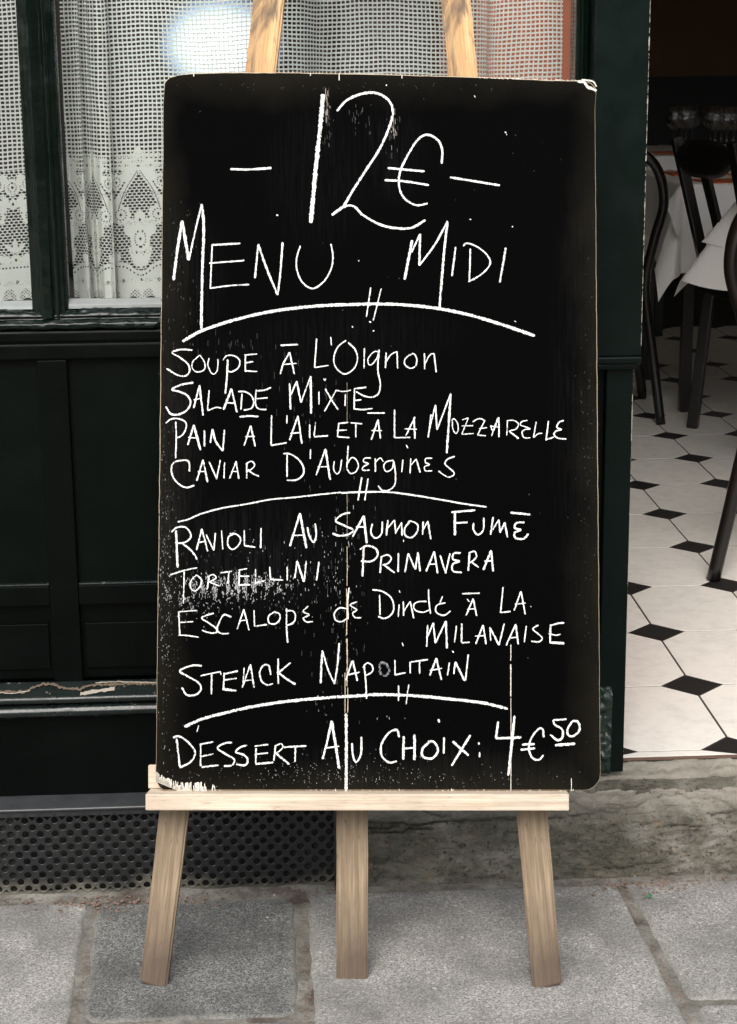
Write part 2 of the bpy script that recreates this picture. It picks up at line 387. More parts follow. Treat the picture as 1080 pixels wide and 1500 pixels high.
# mortar bed, gently uneven
xs = np.linspace(-1.2, 1.9, 260); ys = np.linspace(2.1, 2.775, 70)
P = np.zeros((260, 70, 3))
for i, x in enumerate(xs):
    for j, y in enumerate(ys):
        P[i, j] = (x, y, -.0035 + .0025 * noise.fractal(Vector((x * 14, y * 14, 3)), .8, 2, 4) + max(0, (y - 2.735) / .04) * (.006 + .004 * noise.noise(Vector((x * 20, 0, 0)))))
link('mortar_bed', grid_mesh('mortar_bed', P), MORTAR, pav, None, True)
mm = MB(); mm.box(-12, 12, .78, 2.1, -.056, -.008); mm.box(-12, -1.2, 2.1, 2.9, -.056, -.008); mm.box(1.9, 12, 2.1, 2.75, -.056, -.008); mm.build('mortar_base', MORTAR, pav)
def slab(c, material, rad=.02, n=56, seed=0):
    """c: four corners (x,y) ccw from near left"""
    c = [np.array(p) for p in c]; P = np.zeros((n, n, 3)); rim = np.zeros((n, n))
    wdt = np.linalg.norm(c[1] - c[0]); dep = np.linalg.norm(c[3] - c[0])
    cen = sum(c) / 4
    for i in range(n):
        for j in range(n):
            u, v = i / (n - 1), j / (n - 1)
            u = .5 - .5 * math.cos(math.pi * u) if True else u; v = .5 - .5 * math.cos(math.pi * v)
            # rounded corners
            a, b = u * wdt, v * dep
            qx = min(a, wdt - a); qy = min(b, dep - b)
            if qx < rad and qy < rad:
                ddx, ddy = rad - qx, rad - qy; L = math.hypot(ddx, ddy)
                m_ = max(ddx, ddy); s_ = m_ / L if L > 0 else 1
                qx2, qy2 = rad - ddx * s_, rad - ddy * s_
                a = qx2 if a < wdt / 2 else wdt - qx2; b = qy2 if b < dep / 2 else dep - qy2
                qx, qy = qx2, qy2; e = rad - math.hypot(rad - qx, rad - qy)
            else: e = min(qx, qy)
            u2, v2 = a / wdt, b / dep
            p = c[0] * (1 - u2) * (1 - v2) + c[1] * u2 * (1 - v2) + c[2] * u2 * v2 + c[3] * (1 - u2) * v2
            wob = noise.noise(Vector((p[0] * 22, p[1] * 22, seed))) * .004 * (1 if e < .012 else .0)
            e2 = max(0, e)
            z = .0015 * noise.fractal(Vector((p[0] * 9, p[1] * 9, seed)), .8, 2, 4) + .0006 * noise.noise(Vector((p[0] * 150, p[1] * 150, seed)))
            if e2 < .009: z -= .008 * (1 - e2 / .009) ** 2
            P[i, j] = (p[0] - cen[0] + wob, p[1] - cen[1] + wob, z); rim[i, j] = max(0, 1 - e2 / .034)
    return link('paving_slab', grid_mesh('paving_slab', P, {'rim': rim}), material, pav, Matrix.Translation((cen[0], cen[1], 0)), True)
slab([(-.84, 2.24), (-.308, 2.24), (-.322, 2.736), (-.84, 2.736)], GR_LIGHT, .012, seed=1)
slab([(-.299, 2.350), (.015, 2.348), (.015, 2.728), (-.312, 2.725)], GR_DARK, .03, seed=2)
slab([(-.298, 1.88), (.013, 1.88), (.013, 2.338), (-.298, 2.338)], GR_MID, seed=3)
slab([(.034, 2.12), (.5725, 2.12), (.546, 2.738), (.032, 2.738)], GR_LIGHT, .009, n=72, seed=4)
slab([(.577, 2.352), (1.25, 2.346), (1.25, 2.740), (.556, 2.740)], GR_LIGHT, .01, n=72, seed=5)
slab([(.582, 1.9), (1.25, 1.9), (1.25, 2.334), (.580, 2.340)], GR_LIGHT, .02, seed=6)
slab([(-.84, 1.8), (-.310, 1.8), (-.310, 2.226), (-.84, 2.226)], GR_MID, seed=7)
slab([(.040, 1.6), (.568, 1.6), (.568, 2.106), (.040, 2.106)], GR_MID, seed=8)
for k, x in enumerate((-1.42, 1.264, 1.86)):
    slab([(x, 2.2), (x + .56, 2.2), (x + .56, 2.728), (x, 2.728)], GR_MID, seed=9 + k)
for k in range(6):
    slab([(-1.5 + k * .6, 1.0), (-.915 + k * .6, 1.0), (-.915 + k * .6, 1.58), (-1.5 + k * .6, 1.58)], GR_MID, n=20, seed=20 + k)
# grit swept against the wall and in the joints
mb = MB()
def pebble(x, y, z, r):
    vs = [Vector(v) * r * random.uniform(.7, 1.2) for v in ((1, 0, 0), (-1, 0, 0), (0, 1, 0), (0, -1, 0), (0, 0, .7), (0, 0, -.7))]
    an = random.uniform(0, 6.3); R = Matrix.Rotation(an, 3, 'Z') @ Matrix.Rotation(random.uniform(-.6, .6), 3, 'X')
    mb.add([R @ v + Vector((x, y, z)) for v in vs], [(0, 2, 4), (2, 1, 4), (1, 3, 4), (3, 0, 4), (2, 0, 5), (1, 2, 5), (3, 1, 5), (0, 3, 5)])
for _ in range(520): pebble(random.uniform(-.8, 1.1), 2.752 - abs(random.gauss(0, .014)), .001, random.choice((.0012, .0018, .003)))
for _ in range(110): pebble(random.gauss(-.306, .005), random.uniform(2.3, 2.73), -.003, .0016)
for _ in range(150): pebble(random.gauss(.026, .006), random.uniform(2.3, 2.73), -.003, .0016)
for _ in range(150): y = random.uniform(2.3, 2.73); pebble(.572 - (y - 2.12) * .04 + random.gauss(0, .006), y, -.003, .0018)
for _ in range(170): pebble(random.gauss(.60, .07), 2.735 - abs(random.gauss(0, .02)), .001, random.choice((.0015, .003)))
for _ in range(90): pebble(random.gauss(-.28, .06), 2.735 - abs(random.gauss(0, .02)), .001, random.choice((.0015, .004)))
tag(mb.build('grit', m_simple('brown_grit', (.16, .11, .085), .95, 200, .7)), kind='stuff')
mb = MB()
for (px, py) in ((103, 1338), (402, 1312), (392, 1345), (936, 1283), (792, 1287), (930, 1284), (660, 1318), (600, 1296), (120, 1330), (250, 1340)):
    p = onZ(px, py, .002); pebble(p[0], p[1], .003, random.uniform(.0015, .003))
tag(mb.build('pale_grit', PRIMER), kind='stuff')
p = onZ(950, 1315, .001); mb = MB(); S_ = .6
mb.add([(p[0] + a * S_, p[1] + b_ * S_, .001 + c_ * S_) for a, b_, c_ in ((-.009, -.003, .002), (.002, -.006, .003), (.011, -.001, .006), (.004, .006, .009), (-.006, .005, .003), (0, 0, .011), (0, 0, 0))],
       [(0, 1, 5), (1, 2, 5), (2, 3, 5), (3, 4, 5), (4, 0, 5), (1, 0, 6), (2, 1, 6), (3, 2, 6), (4, 3, 6), (0, 4, 6)])
tag(mb.build('green_scrap', GREENBIT), 'tiny crumpled green scrap in the paving joint below the doorstep', 'litter')

# ================================================================== door step
nx = 620; prof = [(2.757, -.03), (2.7555, .05), (2.757, .098), (2.766, .113), (2.790, .130), (2.812, .150), (2.824, .165), (2.8355, .1725), (2.90, .1725)]
pts = [np.array(prof[0])]
for a, b in zip(prof[:-1], prof[1:]):
    a, b = np.array(a), np.array(b); k = max(1, int(np.linalg.norm(b - a) / .0026))
    for i in range(1, k + 1): pts.append(a + (b - a) * i / k)
pts = np.array(pts); tg = np.gradient(pts, axis=0); nn = np.stack([-tg[:, 1], tg[:, 0]], 1); nn /= np.linalg.norm(nn, axis=1)[:, None]
xs = np.linspace(.088, 1.9, nx); P = np.zeros((nx, len(pts), 3)); CR = np.zeros((nx, len(pts))); TR = np.zeros((nx, len(pts)))
cracks = [(.110, .010, .95), (.120, .016, .85), (.088, .012, .3), (.134, .012, .85), (.025, .012, .5), (.146, .012, .8), (.102, .010, .6), (.152, .012, .8), (.100, .02, .6), (.132, .02, .7), (.045, .02, .35), (.160, .008, .8)]
for i, x in enumerate(xs):
    for j, (y, z) in enumerate(pts):
        f = noise.fractal(Vector((x * 9, y * 30, z * 34)), .8, 2, 5)
        st = noise.noise(Vector((x * 3, 0, z * 95))) * .5 + noise.noise(Vector((x * 8, 4, z * 200))) * .25
        lowf = min(1, max(.35, (z - .09) / .03)); dsp = (.0020 * f + .0008 * st) * lowf + .0016 * noise.fractal(Vector((x * 70, y * 80, z * 110)), .7, 2, 3)
        c_ = 0
        for q, (cz, amp, pr) in enumerate(cracks):
            zc = cz + amp * noise.fractal(Vector((x * 6.5, q * 7.3, 0)), .7, 2.1, 6)
            on = noise.noise(Vector((x * 4, q * 3.1, 5))) + pr - .55
            if on > 0:
                dd = abs(z - zc); wv = .0012 * min(1, on * 3) * (1 + 1.2 * noise.noise(Vector((x * 40, q, 0))))
                if dd < wv * 2: kk = max(0, 1 - dd / (wv * 2)) * min(1, on * 4); dsp -= .006 * kk; c_ = max(c_, kk)
        edge = 1.0 if j < len(pts) - 12 else .15
        cell = noise.cell(Vector((x * 22 + noise.noise(Vector((x * 9, z * 40, 2))) * 3, y * 6, z * 60 + noise.noise(Vector((x * 14, z * 20, 8))) * 4))); dsp += .0013 * (cell - .5)
        if z < .012: dsp += .003 * noise.noise(Vector((x * 20, 0, 1)))
        P[i, j] = (x, y + nn[j, 0] * dsp * edge, z + nn[j, 1] * dsp * edge)
        CR[i, j] = min(1, c_ * 1.2); TR[i, j] = min(1, max(0, (z - .105) / .03))
step = link('door_step', grid_mesh('door_step', P, {'crack': CR, 'tread': TR}), STONE, None, None, True)
tag(step, 'worn cracked sandstone doorstep below the tiled doorway', 'doorstep')
sb = MB(); sb.box(.088, 1.9, 2.80, 2.9, -.05, .15); sb.build('step_core', STONE, step)

# ================================================================== shopfront
XL, XR = -1.7, .491
shop = empty('shopfront', (-.3, 2.84, 0)); tag(shop, 'dark green glossy painted timber shopfront with window, panels and pilaster behind the menu board', 'shopfront')
# perforated grille: every hole cut through
def grille(x0, x1, z1, z0):
    a, b, R = .0241, .01195, .0057; th = .0018; y = 2.765
    nb = [(a, 0), (-a, 0), (a / 2, b), (-a / 2, b), (a / 2, -b), (-a / 2, -b)]
    def dist(t): return min((n_[0] ** 2 + n_[1] ** 2) / 2 / max(1e-9, n_[0] * math.cos(t) + n_[1] * math.sin(t)) for n_ in nb if n_[0] * math.cos(t) + n_[1] * math.sin(t) > 1e-6)
    angs = set()
    ts = np.linspace(0, 2 * math.pi, 2881)[:-1]; dv = np.array([dist(t) for t in ts])
    for i in range(len(ts)):
        if dv[i] >= dv[i - 1] and dv[i] > dv[(i + 1) % len(ts)]: angs.add(ts[i])
    angs = sorted(angs); full = []
    for i, t in enumerate(angs):
        t2 = angs[(i + 1) % len(angs)]; 
        if t2 < t: t2 += 2 * math.pi
        k = max(1, int(round((t2 - t) / .4)))
        for q in range(k): full.append(t + (t2 - t) * q / k)
    n = len(full); V, Fc = [], []
    z_first = z1 - .019; row = 0; zz = z_first
    while zz > z0 + .004:
        xo = x0 + (a / 2 if row % 2 else 0); k = 0
        while xo + k * a < x1 - .004:
            cx = xo + k * a; bs = len(V)
            for lay in range(4):
                for t in full:
                    dd = dist(t) if lay == 0 else (R * 1.12 if lay == 1 else (R if lay == 2 else R))
                    yy = y + (0, .0, .0006, th * 1.5)[lay]
                    V.append((cx + dd * math.cos(t), yy, zz + dd * math.sin(t)))
            for lay in range(3):
                for q in range(n): Fc.append((bs + lay * n + q, bs + lay * n + (q + 1) % n, bs + (lay + 1) * n + (q + 1) % n, bs + (lay + 1) * n + q))
            k += 1
        row += 1; zz -= b
    return V, Fc, z_first, zz
V, Fc, zf, zl = grille(-1.0, .085, .1495, .002)
link('perforated_sheet', mesh('perforated_sheet', V, Fc), GRILLE, shop)
bx('grille_rail', -1.7, .088, 2.7652, 2.775, zf + .0118 - .0052, .1465, SHEET, shop, 0)
mb = MB(); mb.box(-1.0, .088, 2.7658, 2.770, -.03, zl + .0065); mb.build('grille_foot', GRILLE, shop)
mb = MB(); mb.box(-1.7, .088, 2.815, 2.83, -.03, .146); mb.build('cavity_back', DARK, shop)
mb = MB()                                           # dust and rubble banked behind the holes
xs = np.linspace(-1, .086, 160); zs = np.linspace(-.01, .142, 26); P = np.zeros((160, 26, 3))
for i, x in enumerate(xs):
    for j, z in enumerate(zs):
        nn_ = noise.noise(Vector((x * 6, 2.3, z * 9)))
        near = max(0, min(1, (x + .03) / .06)) if x > -.06 else max(0, min(1, (-.40 - x) / .04))
        yb = 2.806 - .030 * near - .006 * nn_ + .003 * noise.noise(Vector((x * 70, 1, z * 70)))
        P[i, j] = (x, max(2.7705, yb), z)
link('clogged_dust', grid_mesh('clogged_dust', P), DIRT, shop, None, True)['kind'] = 'stuff'
bx('grille_end', .0795, .0875, 2.7645, 2.80, -.02, .1465, SHEET, shop, .001)
extrude('grille_ledge', [(2.776, .1462), (2.7625, .1465), (2.7625, .1502), (2.764, .1515), (2.8148, .1535)], XL, .092, 400, LEDGE, shop, .0006, 18, .003)
# kick board
xs0 = 300
extrude('kick_board', [(2.816, .1535), (2.816, .292)], XL, XR, 120, PAINT_DARK, shop, .0006, 14, .008)
extrude('half_round_moulding', [(2.816, .291), (2.806, .292), (2.8005, .297), (2.799, .3035), (2.802, .309), (2.808, .313), (2.816, .3135)], XL, XR, 400, PAINT_SILL, shop, .0016, 26, .002)
extrude('sill_board', [(2.816, .3145), (2.806, .316), (2.7985, .3205), (2.7985, .3265), (2.802, .3290), (2.841, .3415)], XL, XR, 400, PAINT_SILL, shop, .0009, 22, .003)
# weathered split running along the sill board
def strip(name, pts, y0, slope, material, wd, parent=shop, off=.0012):
    V, Fc = [], []
    for i, (px, py) in enumerate(pts):
        # point on the sloping sill
        best = None
        for yy in np.linspace(2.80, 2.842, 60):
            q = onY(px, py, yy); e = abs(q[2] - (.329 + (yy - 2.802) / .039 * .0125))
            if best is None or e < best[0]: best = (e, q)
        q = best[1]; w_ = wd[i] if isinstance(wd, list) else wd * random.uniform(.55, 1.4)
        V += [(q[0], q[1] - w_, q[2] + off - w_ * .3), (q[0], q[1] + w_, q[2] + off + w_ * .3)]
    Fc = [(2 * i, 2 * i + 2, 2 * i + 3, 2 * i + 1) for i in range(len(pts) - 1)]
    return link(name, mesh(name, V, Fc), material, parent)
def dense(pts, step=2.0, jit=1.2):
    out = []
    for a, b in zip(pts[:-1], pts[1:]):
        k = max(1, int(math.hypot(b[0] - a[0], b[1] - a[1]) / step))
        for i in range(k): out.append((a[0] + (b[0] - a[0]) * i / k + random.uniform(-.3, .3), a[1] + (b[1] - a[1]) * i / k + random.uniform(-jit, jit)))
    return out + [pts[-1]]
strip('paint_split', dense([(0, 1014), (35, 1015), (50, 1008), (62, 1003), (78, 1003), (88, 1008), (118, 1011), (125, 1006), (140, 1004), (230, 1002)]), 0, 0, BROWNWOOD, .0032)
strip('bare_wood_patch', dense([(118, 1017), (135, 1014), (150, 1012), (168, 1009)], 3, .6), 0, 0, PRIMER, .0042, off=.0007)
strip('bare_wood_patch', dense([(140, 1001), (175, 1000), (205, 1001), (232, 1001)], 3, .6), 0, 0, PRIMER, .0012, off=.0016)
strip('bare_wood_patch', dense([(0, 1016), (20, 1017), (44, 1013)], 3, .6), 0, 0, PRIMER, .0012, off=.0016)
# stiles, rails, panels
YS = 2.84
bx('back_boarding', XL, XR, 2.872, 2.885, .30, .93, PAINT_DARK, shop, 0)
stx = [(-1.30, -1.25), (-.84, -.79), (-.371, -.325), (.10, .146), (.445, XR)]
for a, b in stx: bx('stile', a, b, YS, 2.871, .338, .8715, PAINT_DARK, shop, .0015)
for (a, b) in [(stx[i][1], stx[i + 1][0]) for i in range(4)]:
    bx('middle_rail', a + .0003, b - .0003, YS + .0012, 2.871, .471, .5035, PAINT_DARK, shop, .0016)
    bx('upper_panel', a + .0003, b - .0003, YS + .013, 2.8715, .5037, .8712, PAINT, shop, .0)
    bx('panel_bead', a + .0006, b - .0006, YS + .003, YS + .0128, .5036, .5068, PAINT_SILL, shop, .0012)  # paler, glossier sill paint puts the bead's bright highlight into the colour
    bx('lower_panel', a + .0003, b - .0003, YS + .014, 2.8715, .343, .4708, PAINT_DARK, shop, 0)
    bx('panel_bead', a + .006, b - .006, YS + .009, YS + .0138, .360, .4375, PAINT_DARK, shop, .0015)
extrude('upper_rail', [(YS + .02, .872), (YS - .001, .8722), (YS - .001, .8965), (YS + .001, .8985), (YS - .002, .900), (YS - .002, .917), (YS + .004, .919)], XL, XR, 200, PAINT_DARK, shop, .0005, 16, .004)
extrude('window_sill', [(YS + .004, .9185), (YS - .003, .920), (YS - .006, .9235), (YS - .0055, .929), (YS, .934), (YS + .004, .937), (YS + .001, .9395), (YS + .003, .943), (YS + .010, .949), (YS + .020, .9535), (YS + .03, .9545)], XL, XR, 700, PAINT_GLOSS, shop, .0022, 34, .0018, .9)
extrude('glazing_bead', [(YS + .012, .9505), (YS + .0135, .9565), (YS + .022, .9625), (YS + .030, .964)], -.319, .470, 260, PUTTY, shop, .0009, 24, .002)
extrude('glazing_bead', [(YS + .012, .9505), (YS + .0135, .9545), (YS + .022, .960), (YS + .030, .962)], -.90, -.375, 200, PUTTY, shop, .0009, 24, .002)
# mullions
def mullion(x0, x1, z0, z1, name='mullion'):
    """section: flat face with stepped, rounded mouldings on both flanks"""
    wd = x1 - x0
    sec = [(0, .04), (0, .012), (.004, .009), (.010, .0085), (.013, .004), (.016, .001), (.020, 0), (wd * .60, 0), (wd * .63, .0035), (wd * .66, .0035), (wd * .70, .0005), (wd * .76, .0), (wd * .80, .004), (wd * .84, .0065), (wd * .88, .0045), (wd * .93, .008), (wd, .012), (wd, .04)]
    nz_ = 240; P = np.zeros((len(sec), nz_, 3))
    for i, (a, b) in enumerate(sec):
        for j in range(nz_):
            z = z0 + (z1 - z0) * j / (nz_ - 1); q = .0012 * noise.fractal(Vector((a * 60, 1, z * 22)), .9, 2, 4)
            P[i, j] = (x0 + a, YS + b + q, z)
    return link(name, grid_mesh(name, P[:, ::-1]), PAINT_GLOSS, shop, None, True)
mullion(-.375, -.319, .938, 2.3); mullion(-.955, -.899, .938, 2.3)
bx('window_post', .470, .4905, YS + .002, 2.90, .938, 2.3, PAINT_GLOSS, shop, .004)
bx('window_post', .4765, .4835, YS - .004, YS + .0018, .938, 2.3, PAINT_GLOSS, shop, .003)
bx('window_head', XL, XR, YS, 2.9, 2.30, 2.42, PAINT, shop, .003)
gl = bx('glass_pane', -.319, .470, 2.868, 2.872, .958, 2.30, GLASS, shop, 0)
gl = bx('glass_pane', -.899, -.375, 2.868, 2.872, .956, 2.30, GLASS, shop, 0)
gl = bx('glass_pane', -1.7, -.955, 2.868, 2.872, .956, 2.30, GLASS, shop, 0)
# pilaster
bx('pilaster_shaft', .4912, .5745, 2.797, 2.93, .868, 2.42, PAINT_PIL, shop, .0022)
bx('pilaster_cap', .4912, .5755, 2.794, 2.93, .856, .8678, PAINT_PIL, shop, .003)
bx('pilaster_cap', .4912, .570, 2.800, 2.93, .846, .8558, PAINT_PIL, shop, .003)
bx('pilaster_post', .5225, .5655, 2.812, 2.93, .1655, .8458, PAINT_PIL, shop, .002)
bx('pilaster_post', .4912, .5222, 2.822, 2.93, .1655, .8458, PAINT_DARK, shop, .002)
extrude('post_foot', [(2.83, .315), (2.812, .316), (2.800, .305), (2.798, .285), (2.803, .276), (2.802, .19), (2.81, .163)], .515, .5425, 14, m_paint('broken_moulding_paint', (.008, .02, .014), .2, .9, bs=.8), shop, .007, 70, .003, .9)
bx('post_foot_core', .516, .5415, 2.812, 2.83, .166, .312, PAINT_DARK, shop, 0)
# chipped edges: bare primer flakes along arrises
mb = MB()
def chip(x, y, z, w_, h_):
    mb.add([(x - w_, y, z), (x, y - .0002, z - h_ * .3), (x + w_ * .6, y, z + h_ * .2), (x + w_ * .4, y + .0004, z + h_), (x - w_ * .5, y, z + h_ * .9)], [(0, 1, 2, 3, 4)])
for _ in range(150):
    z = random.uniform(.88, 1.42); chip(.5735, 2.7962, z, random.uniform(.0003, .0009), random.choice((.0015, .002, .003, .008)))
for z in (1.345, 1.34, 1.255, 1.05, 1.17, 1.10): chip(.5735, 2.7962, z, .0013, .008)
for _ in range(60): z = random.uniform(.2, .84); chip(.565, 2.8112, z, random.uniform(.0003, .0007), random.choice((.0015, .003)))
for _ in range(26): z = random.uniform(.72, .8); chip(.565, 2.8112, z, .0009, .006)
mb.build('paint_chips', PRIMER, shop)['kind'] = 'stuff'
bx('head_fascia', XL, 1.9, 2.77, 2.95, 2.42, 2.9, PAINT, shop, .01)
bx('door_post', 1.75, 1.9, 2.797, 2.93, .1655, 2.42, PAINT_PIL, shop, .003)

# ================================================================== interior
FZ = .18
fl = MB(); fl.box(-1.7, 4.2, 2.8395, 10, .12, FZ - .0009); floor = fl.build('floor', GROUT); tag(floor, kind='structure')
WX, WY, D = .2245, .3235, .0565; OX, OY = .7665, 2.863
def tile_piece(poly, material, name, cx, cy, cut=0.0):
    poly = [(x, max(y, 2.8395 - cy)) for x, y in poly]
    bm = bmesh.new(); top = [bm.verts.new((x, y, 0)) for x, y in poly]; bmf = bm.faces.new(top)
    ex = bmesh.ops.extrude_face_region(bm, geom=[bmf]); vv = [e for e in ex['geom'] if isinstance(e, bmesh.types.BMVert)]
    for v in vv: v.co.z = -.006
    bmesh.ops.recalc_face_normals(bm, faces=bm.faces[:])
    te = [e for e in bm.edges if all(abs(v.co.z) < 1e-6 for v in e.verts)]
    bmesh.ops.bevel(bm, geom=te, offset=.0004, segments=1, affect='EDGES')
    me = bpy.data.meshes.new(name); bm.to_mesh(me); bm.free()
    return me
hx, hy = WX / 2 - .0021, WY / 2 - .0019
octo = [(-hx + D, -hy), (hx - D, -hy), (hx, -hy + D), (hx, hy - D), (hx - D, hy), (-hx + D, hy), (-hx, hy - D), (-hx, -hy + D)]
dd_ = D - .0018
dia = [(0, -dd_), (dd_, 0), (0, dd_), (-dd_, 0)]
tm, dm = tile_piece(octo, TILE, 'floor_tile', 0, 3.5), tile_piece(dia, TILE_B, 'floor_tile', 0, 3.5)
tm0 = tile_piece(octo, TILE, 'floor_tile', 0, OY - WY / 2); dm0 = tile_piece(dia, TILE_B, 'floor_tile', 0, OY)
for i in range(-2, 8):
    for j in range(0, 15):
        x, y = OX + (i + .5) * WX, OY + (j + .5) * WY
        if i < 5 or j > 5: link('floor_tile', tm, TILE, floor, Matrix.Translation((x, y, FZ + random.uniform(-.0004, .0004))))
        link('cabochon_tile', dm if j else dm0, TILE_B, floor, Matrix.Translation((OX + i * WX, OY + j * WY, FZ - .0002)))
    hyy = octo; cy = OY - WY / 2
    me = tile_piece(octo, TILE, 'floor_tile', 0, cy); link('floor_tile', me, TILE, floor, Matrix.Translation((OX + (i + .5) * WX, cy, FZ)))
bx('threshold_strip', .567, 1.75, 2.8375, 2.8390, .1740, .1792, m_simple('rusty_threshold', (.12, .07, .05), .7, 60, .4), floor, .0005)
wl = MB(); wl.box(-1.9, -1.7, 2.9, 10, 0, 3.1); wl.box(4.2, 4.4, 2.9, 10, 0, 3.1); wl.box(-1.9, 4.4, 10, 10.2, 0, 3.1); tag(wl.build('wall', BROWN), kind='structure')
wl = MB(); wl.box(-1.7, 4.2, 9.94, 10, .18, 1.20); tag(wl.build('wainscot', BLACKW), kind='structure')
wl = MB(); wl.box(-1.9, 4.4, 2.95, 10.2, 3.0, 3.1); tag(wl.build('ceiling', CEIL), kind='structure')
# outer building
wl = MB(); wl.box(-6, -1.702, 2.86, 3.1, -.05, 2.9); wl.box(1.902, 2.1, 2.86, 3.1, -.05, 2.9); wl.box(2.1, 4.0, 2.86, 3.1, -.05, .70); wl.box(2.1, 4.0, 2.86, 3.1, 2.5, 2.9); wl.box(4.0, 8, 2.86, 3.1, -.05, 2.9); wl.box(-6, 8, 2.80, 3.0, 2.902, 6.5); tag(wl.build('building_wall', OPP), kind='structure')  # opening right of the door: unseen, added to let daylight reach the tables
ob = empty('opposite_building', (0, -7, 0)); tag(ob, kind='structure')
wl = MB(); wl.box(-14, 14, -7.6, -7, -.05, 3.1); wl.build('facade', OPP, ob)
WD = m_simple('window_dark', (.02, .022, .025), .15)
for i in range(-5, 6):
    for k in range(1): bx('window', i * 2.3 - .5, i * 2.3 + .5, -7.02, -6.985, .9 + k * 2.8, 2.7 + k * 2.8, WD, ob, .005)
bx('inner_partition', .330, .492, 2.956, 3.6, .18, 3.0, ORANGE, None, .004); pt = bpy.data.objects['inner_partition']; tag(pt, 'terracotta orange partition showing through the lace at the right of the window', 'partition')
mb = MB(); mb.box(-1.7, .49, 2.96, 2.99, .18, .90); tag(mb.build('inner_dado', BROWN), kind='structure')

# ---- lace curtains
def fold(s, seed, lo, hi):
    """arc parameter (m) -> x, y ; sheet overlaps itself where folds are deep"""
    y = .010 * math.sin(s * 26 + seed) + .006 * math.sin(s * 61 + seed * 2.1)
    return s, y
def curtain(name, x0, x1, zt, pleats, phase, label):
    root = empty(name, ((x0 + x1) / 2, 2.93, .955)); tag(root, label, 'curtain', 'lace curtains')
    K = 1.0
    # build s -> x map with pleats
    L = 0; S = [0]; X = [x0]; Yv = [0]; ds = .0006
    s = 0; x = x0; ph = 0
    segs = []
    while x < x1:
        dx = 1.0; yy = .008 * math.sin(s * 24 + phase) + .004 * math.sin(s * 57 + phase * 2)
        for (c, wd, dep) in pleats:
            t = (s - c) / wd
            if -1 < t < 1:
                env = (1 + math.cos(math.pi * t)) / 2
                dx = 1 - dep * env; yy += .016 * math.sin(math.pi * t)
        s += ds; x += dx * ds; S.append(s); X.append(x); Yv.append(yy)
    S, X, Yv = map(np.array, (S, X, Yv)); smax = S[-1]
    fx = lambda q: np.interp(q, S, X); fy = lambda q: 2.928 + np.interp(q, S, Yv)
    def place(sv, zv):
        xx = fx(sv) + .0015 * np.sin(zv * 9 + sv * 14); yy = fy(sv) * 1.0 + .002 * np.sin(zv * 7 + sv * 20)
        return np.stack([xx, yy, zv + .0012 * np.sin(sv * 33)], -1)
    zb, zj = .951, 1.192
    px_, pz_ = .0070, .0066
    V, Fq = [], []; nb = 0
    # upright threads
    zz = np.arange(zj - .035, zt, pz_ * 1.5)
    def add_strip(A, B):
        nonlocal nb
        n = len(A); V.append(np.concatenate([A, B])); i = np.arange(n - 1)
        Fq.append(np.stack([i, i + 1, n + i + 1, n + i], -1) + nb); nb += 2 * n
    k = 0
    while k * px_ < smax:
        sv = k * px_ + rng.normal(0, .00022, len(zz)) + .0011 * np.sin(zz * 17 + k * .11) + .0006 * np.sin(zz * 43 + k * .31); wv = .00105
        add_strip(place(sv - wv, zz), place(sv + wv, zz)); k += 1
    ss = np.arange(0, smax, px_ / 2); z = zj - .03
    while z < zt:
        zz2 = z + .0003 * np.sin(ss * 120 + z * 50) + rng.normal(0, .0001, len(ss)) + .0016 * np.sin(ss * 9 + z * 6 + phase) + .0007 * np.sin(ss * 31 + z * 19); A = place(ss, zz2 - .0014); B = place(ss, zz2 + .0014)
        A[:, 1] -= .0004; B[:, 1] -= .0004
        add_strip(A, B); z += pz_
    link('net', np_mesh('net', np.concatenate(V), np.concatenate(Fq)), LACE, root)['kind'] = 'stuff'
    # patterned border, cut cell by cell
    c = .00082; ns, nzz = int(smax / c), int((zj - zb) / c)
    si = (np.arange(ns) + .5) * c; zi = (np.arange(nzz) + .5) * c
    Sg, Zg = np.meshgrid(si, zi, indexing='ij')
    per = 103.0; sp = Sg / .00109 + 40 * phase      # photo-pixel-like units
    u = ((sp / per + .5) % 1 - .5) * per; v = 240 - Zg / .00109 * 1.09
    au = np.abs(u); H = per / 2
    def ell(cx, cy, rx, ry, rot=0):
        dx, dy = au - cx, v - cy; cr, sr = math.cos(rot), math.sin(rot)
        return ((dx * cr + dy * sr) / rx) ** 2 + ((-dx * sr + dy * cr) / ry) ** 2
    solid = np.zeros_like(u, bool); hole = np.zeros_like(u, bool)
    def blob(cx, cy, rx, ry, rot=0, ring=True, n_=12, dot=True):
        nonlocal solid, hole
        e = ell(cx, cy, rx, ry, rot); th = np.arctan2(v - cy, au - cx); sc_ = 1 + .12 * np.cos(th * 8)
        solid |= e < sc_
        if ring:
            rr = np.sqrt(e); hole |= (np.abs(rr - .55) < .075) & (np.sin(th * n_ * 1.0) > .1)
        if dot: hole |= (np.abs(au - cx) / 2.0 + np.abs(v - cy) / 3.0) < 1
    blob(H, 18, 8.5, 19); blob(H - 17, 26, 8, 11, .5, False); blob(H - 9, 33, 7, 8, 0, False, dot=False)
    # scroll from the teardrop down to the centre
    for q in np.linspace(0, 1, 26):
        cx = H - 4 - 26 * q ** 1.6 - 8 * math.sin(q * 3.1); cy = 36 + 56 * q
        solid |= ((au - cx) ** 2 + (v - cy) ** 2) < (3.2 + 1.2 * math.sin(q * 3.1)) ** 2
        if int(q * 25) % 1 == 0: hole |= ((au - cx - 1.5) ** 2 + (v - cy) ** 2) < .9
    blob(0, 58, 10, 13); blob(20, 52, 9, 13, .2); blob(12, 45, 6, 8, 0, False, dot=False); blob(33, 44, 7, 8, 0, False, dot=False)
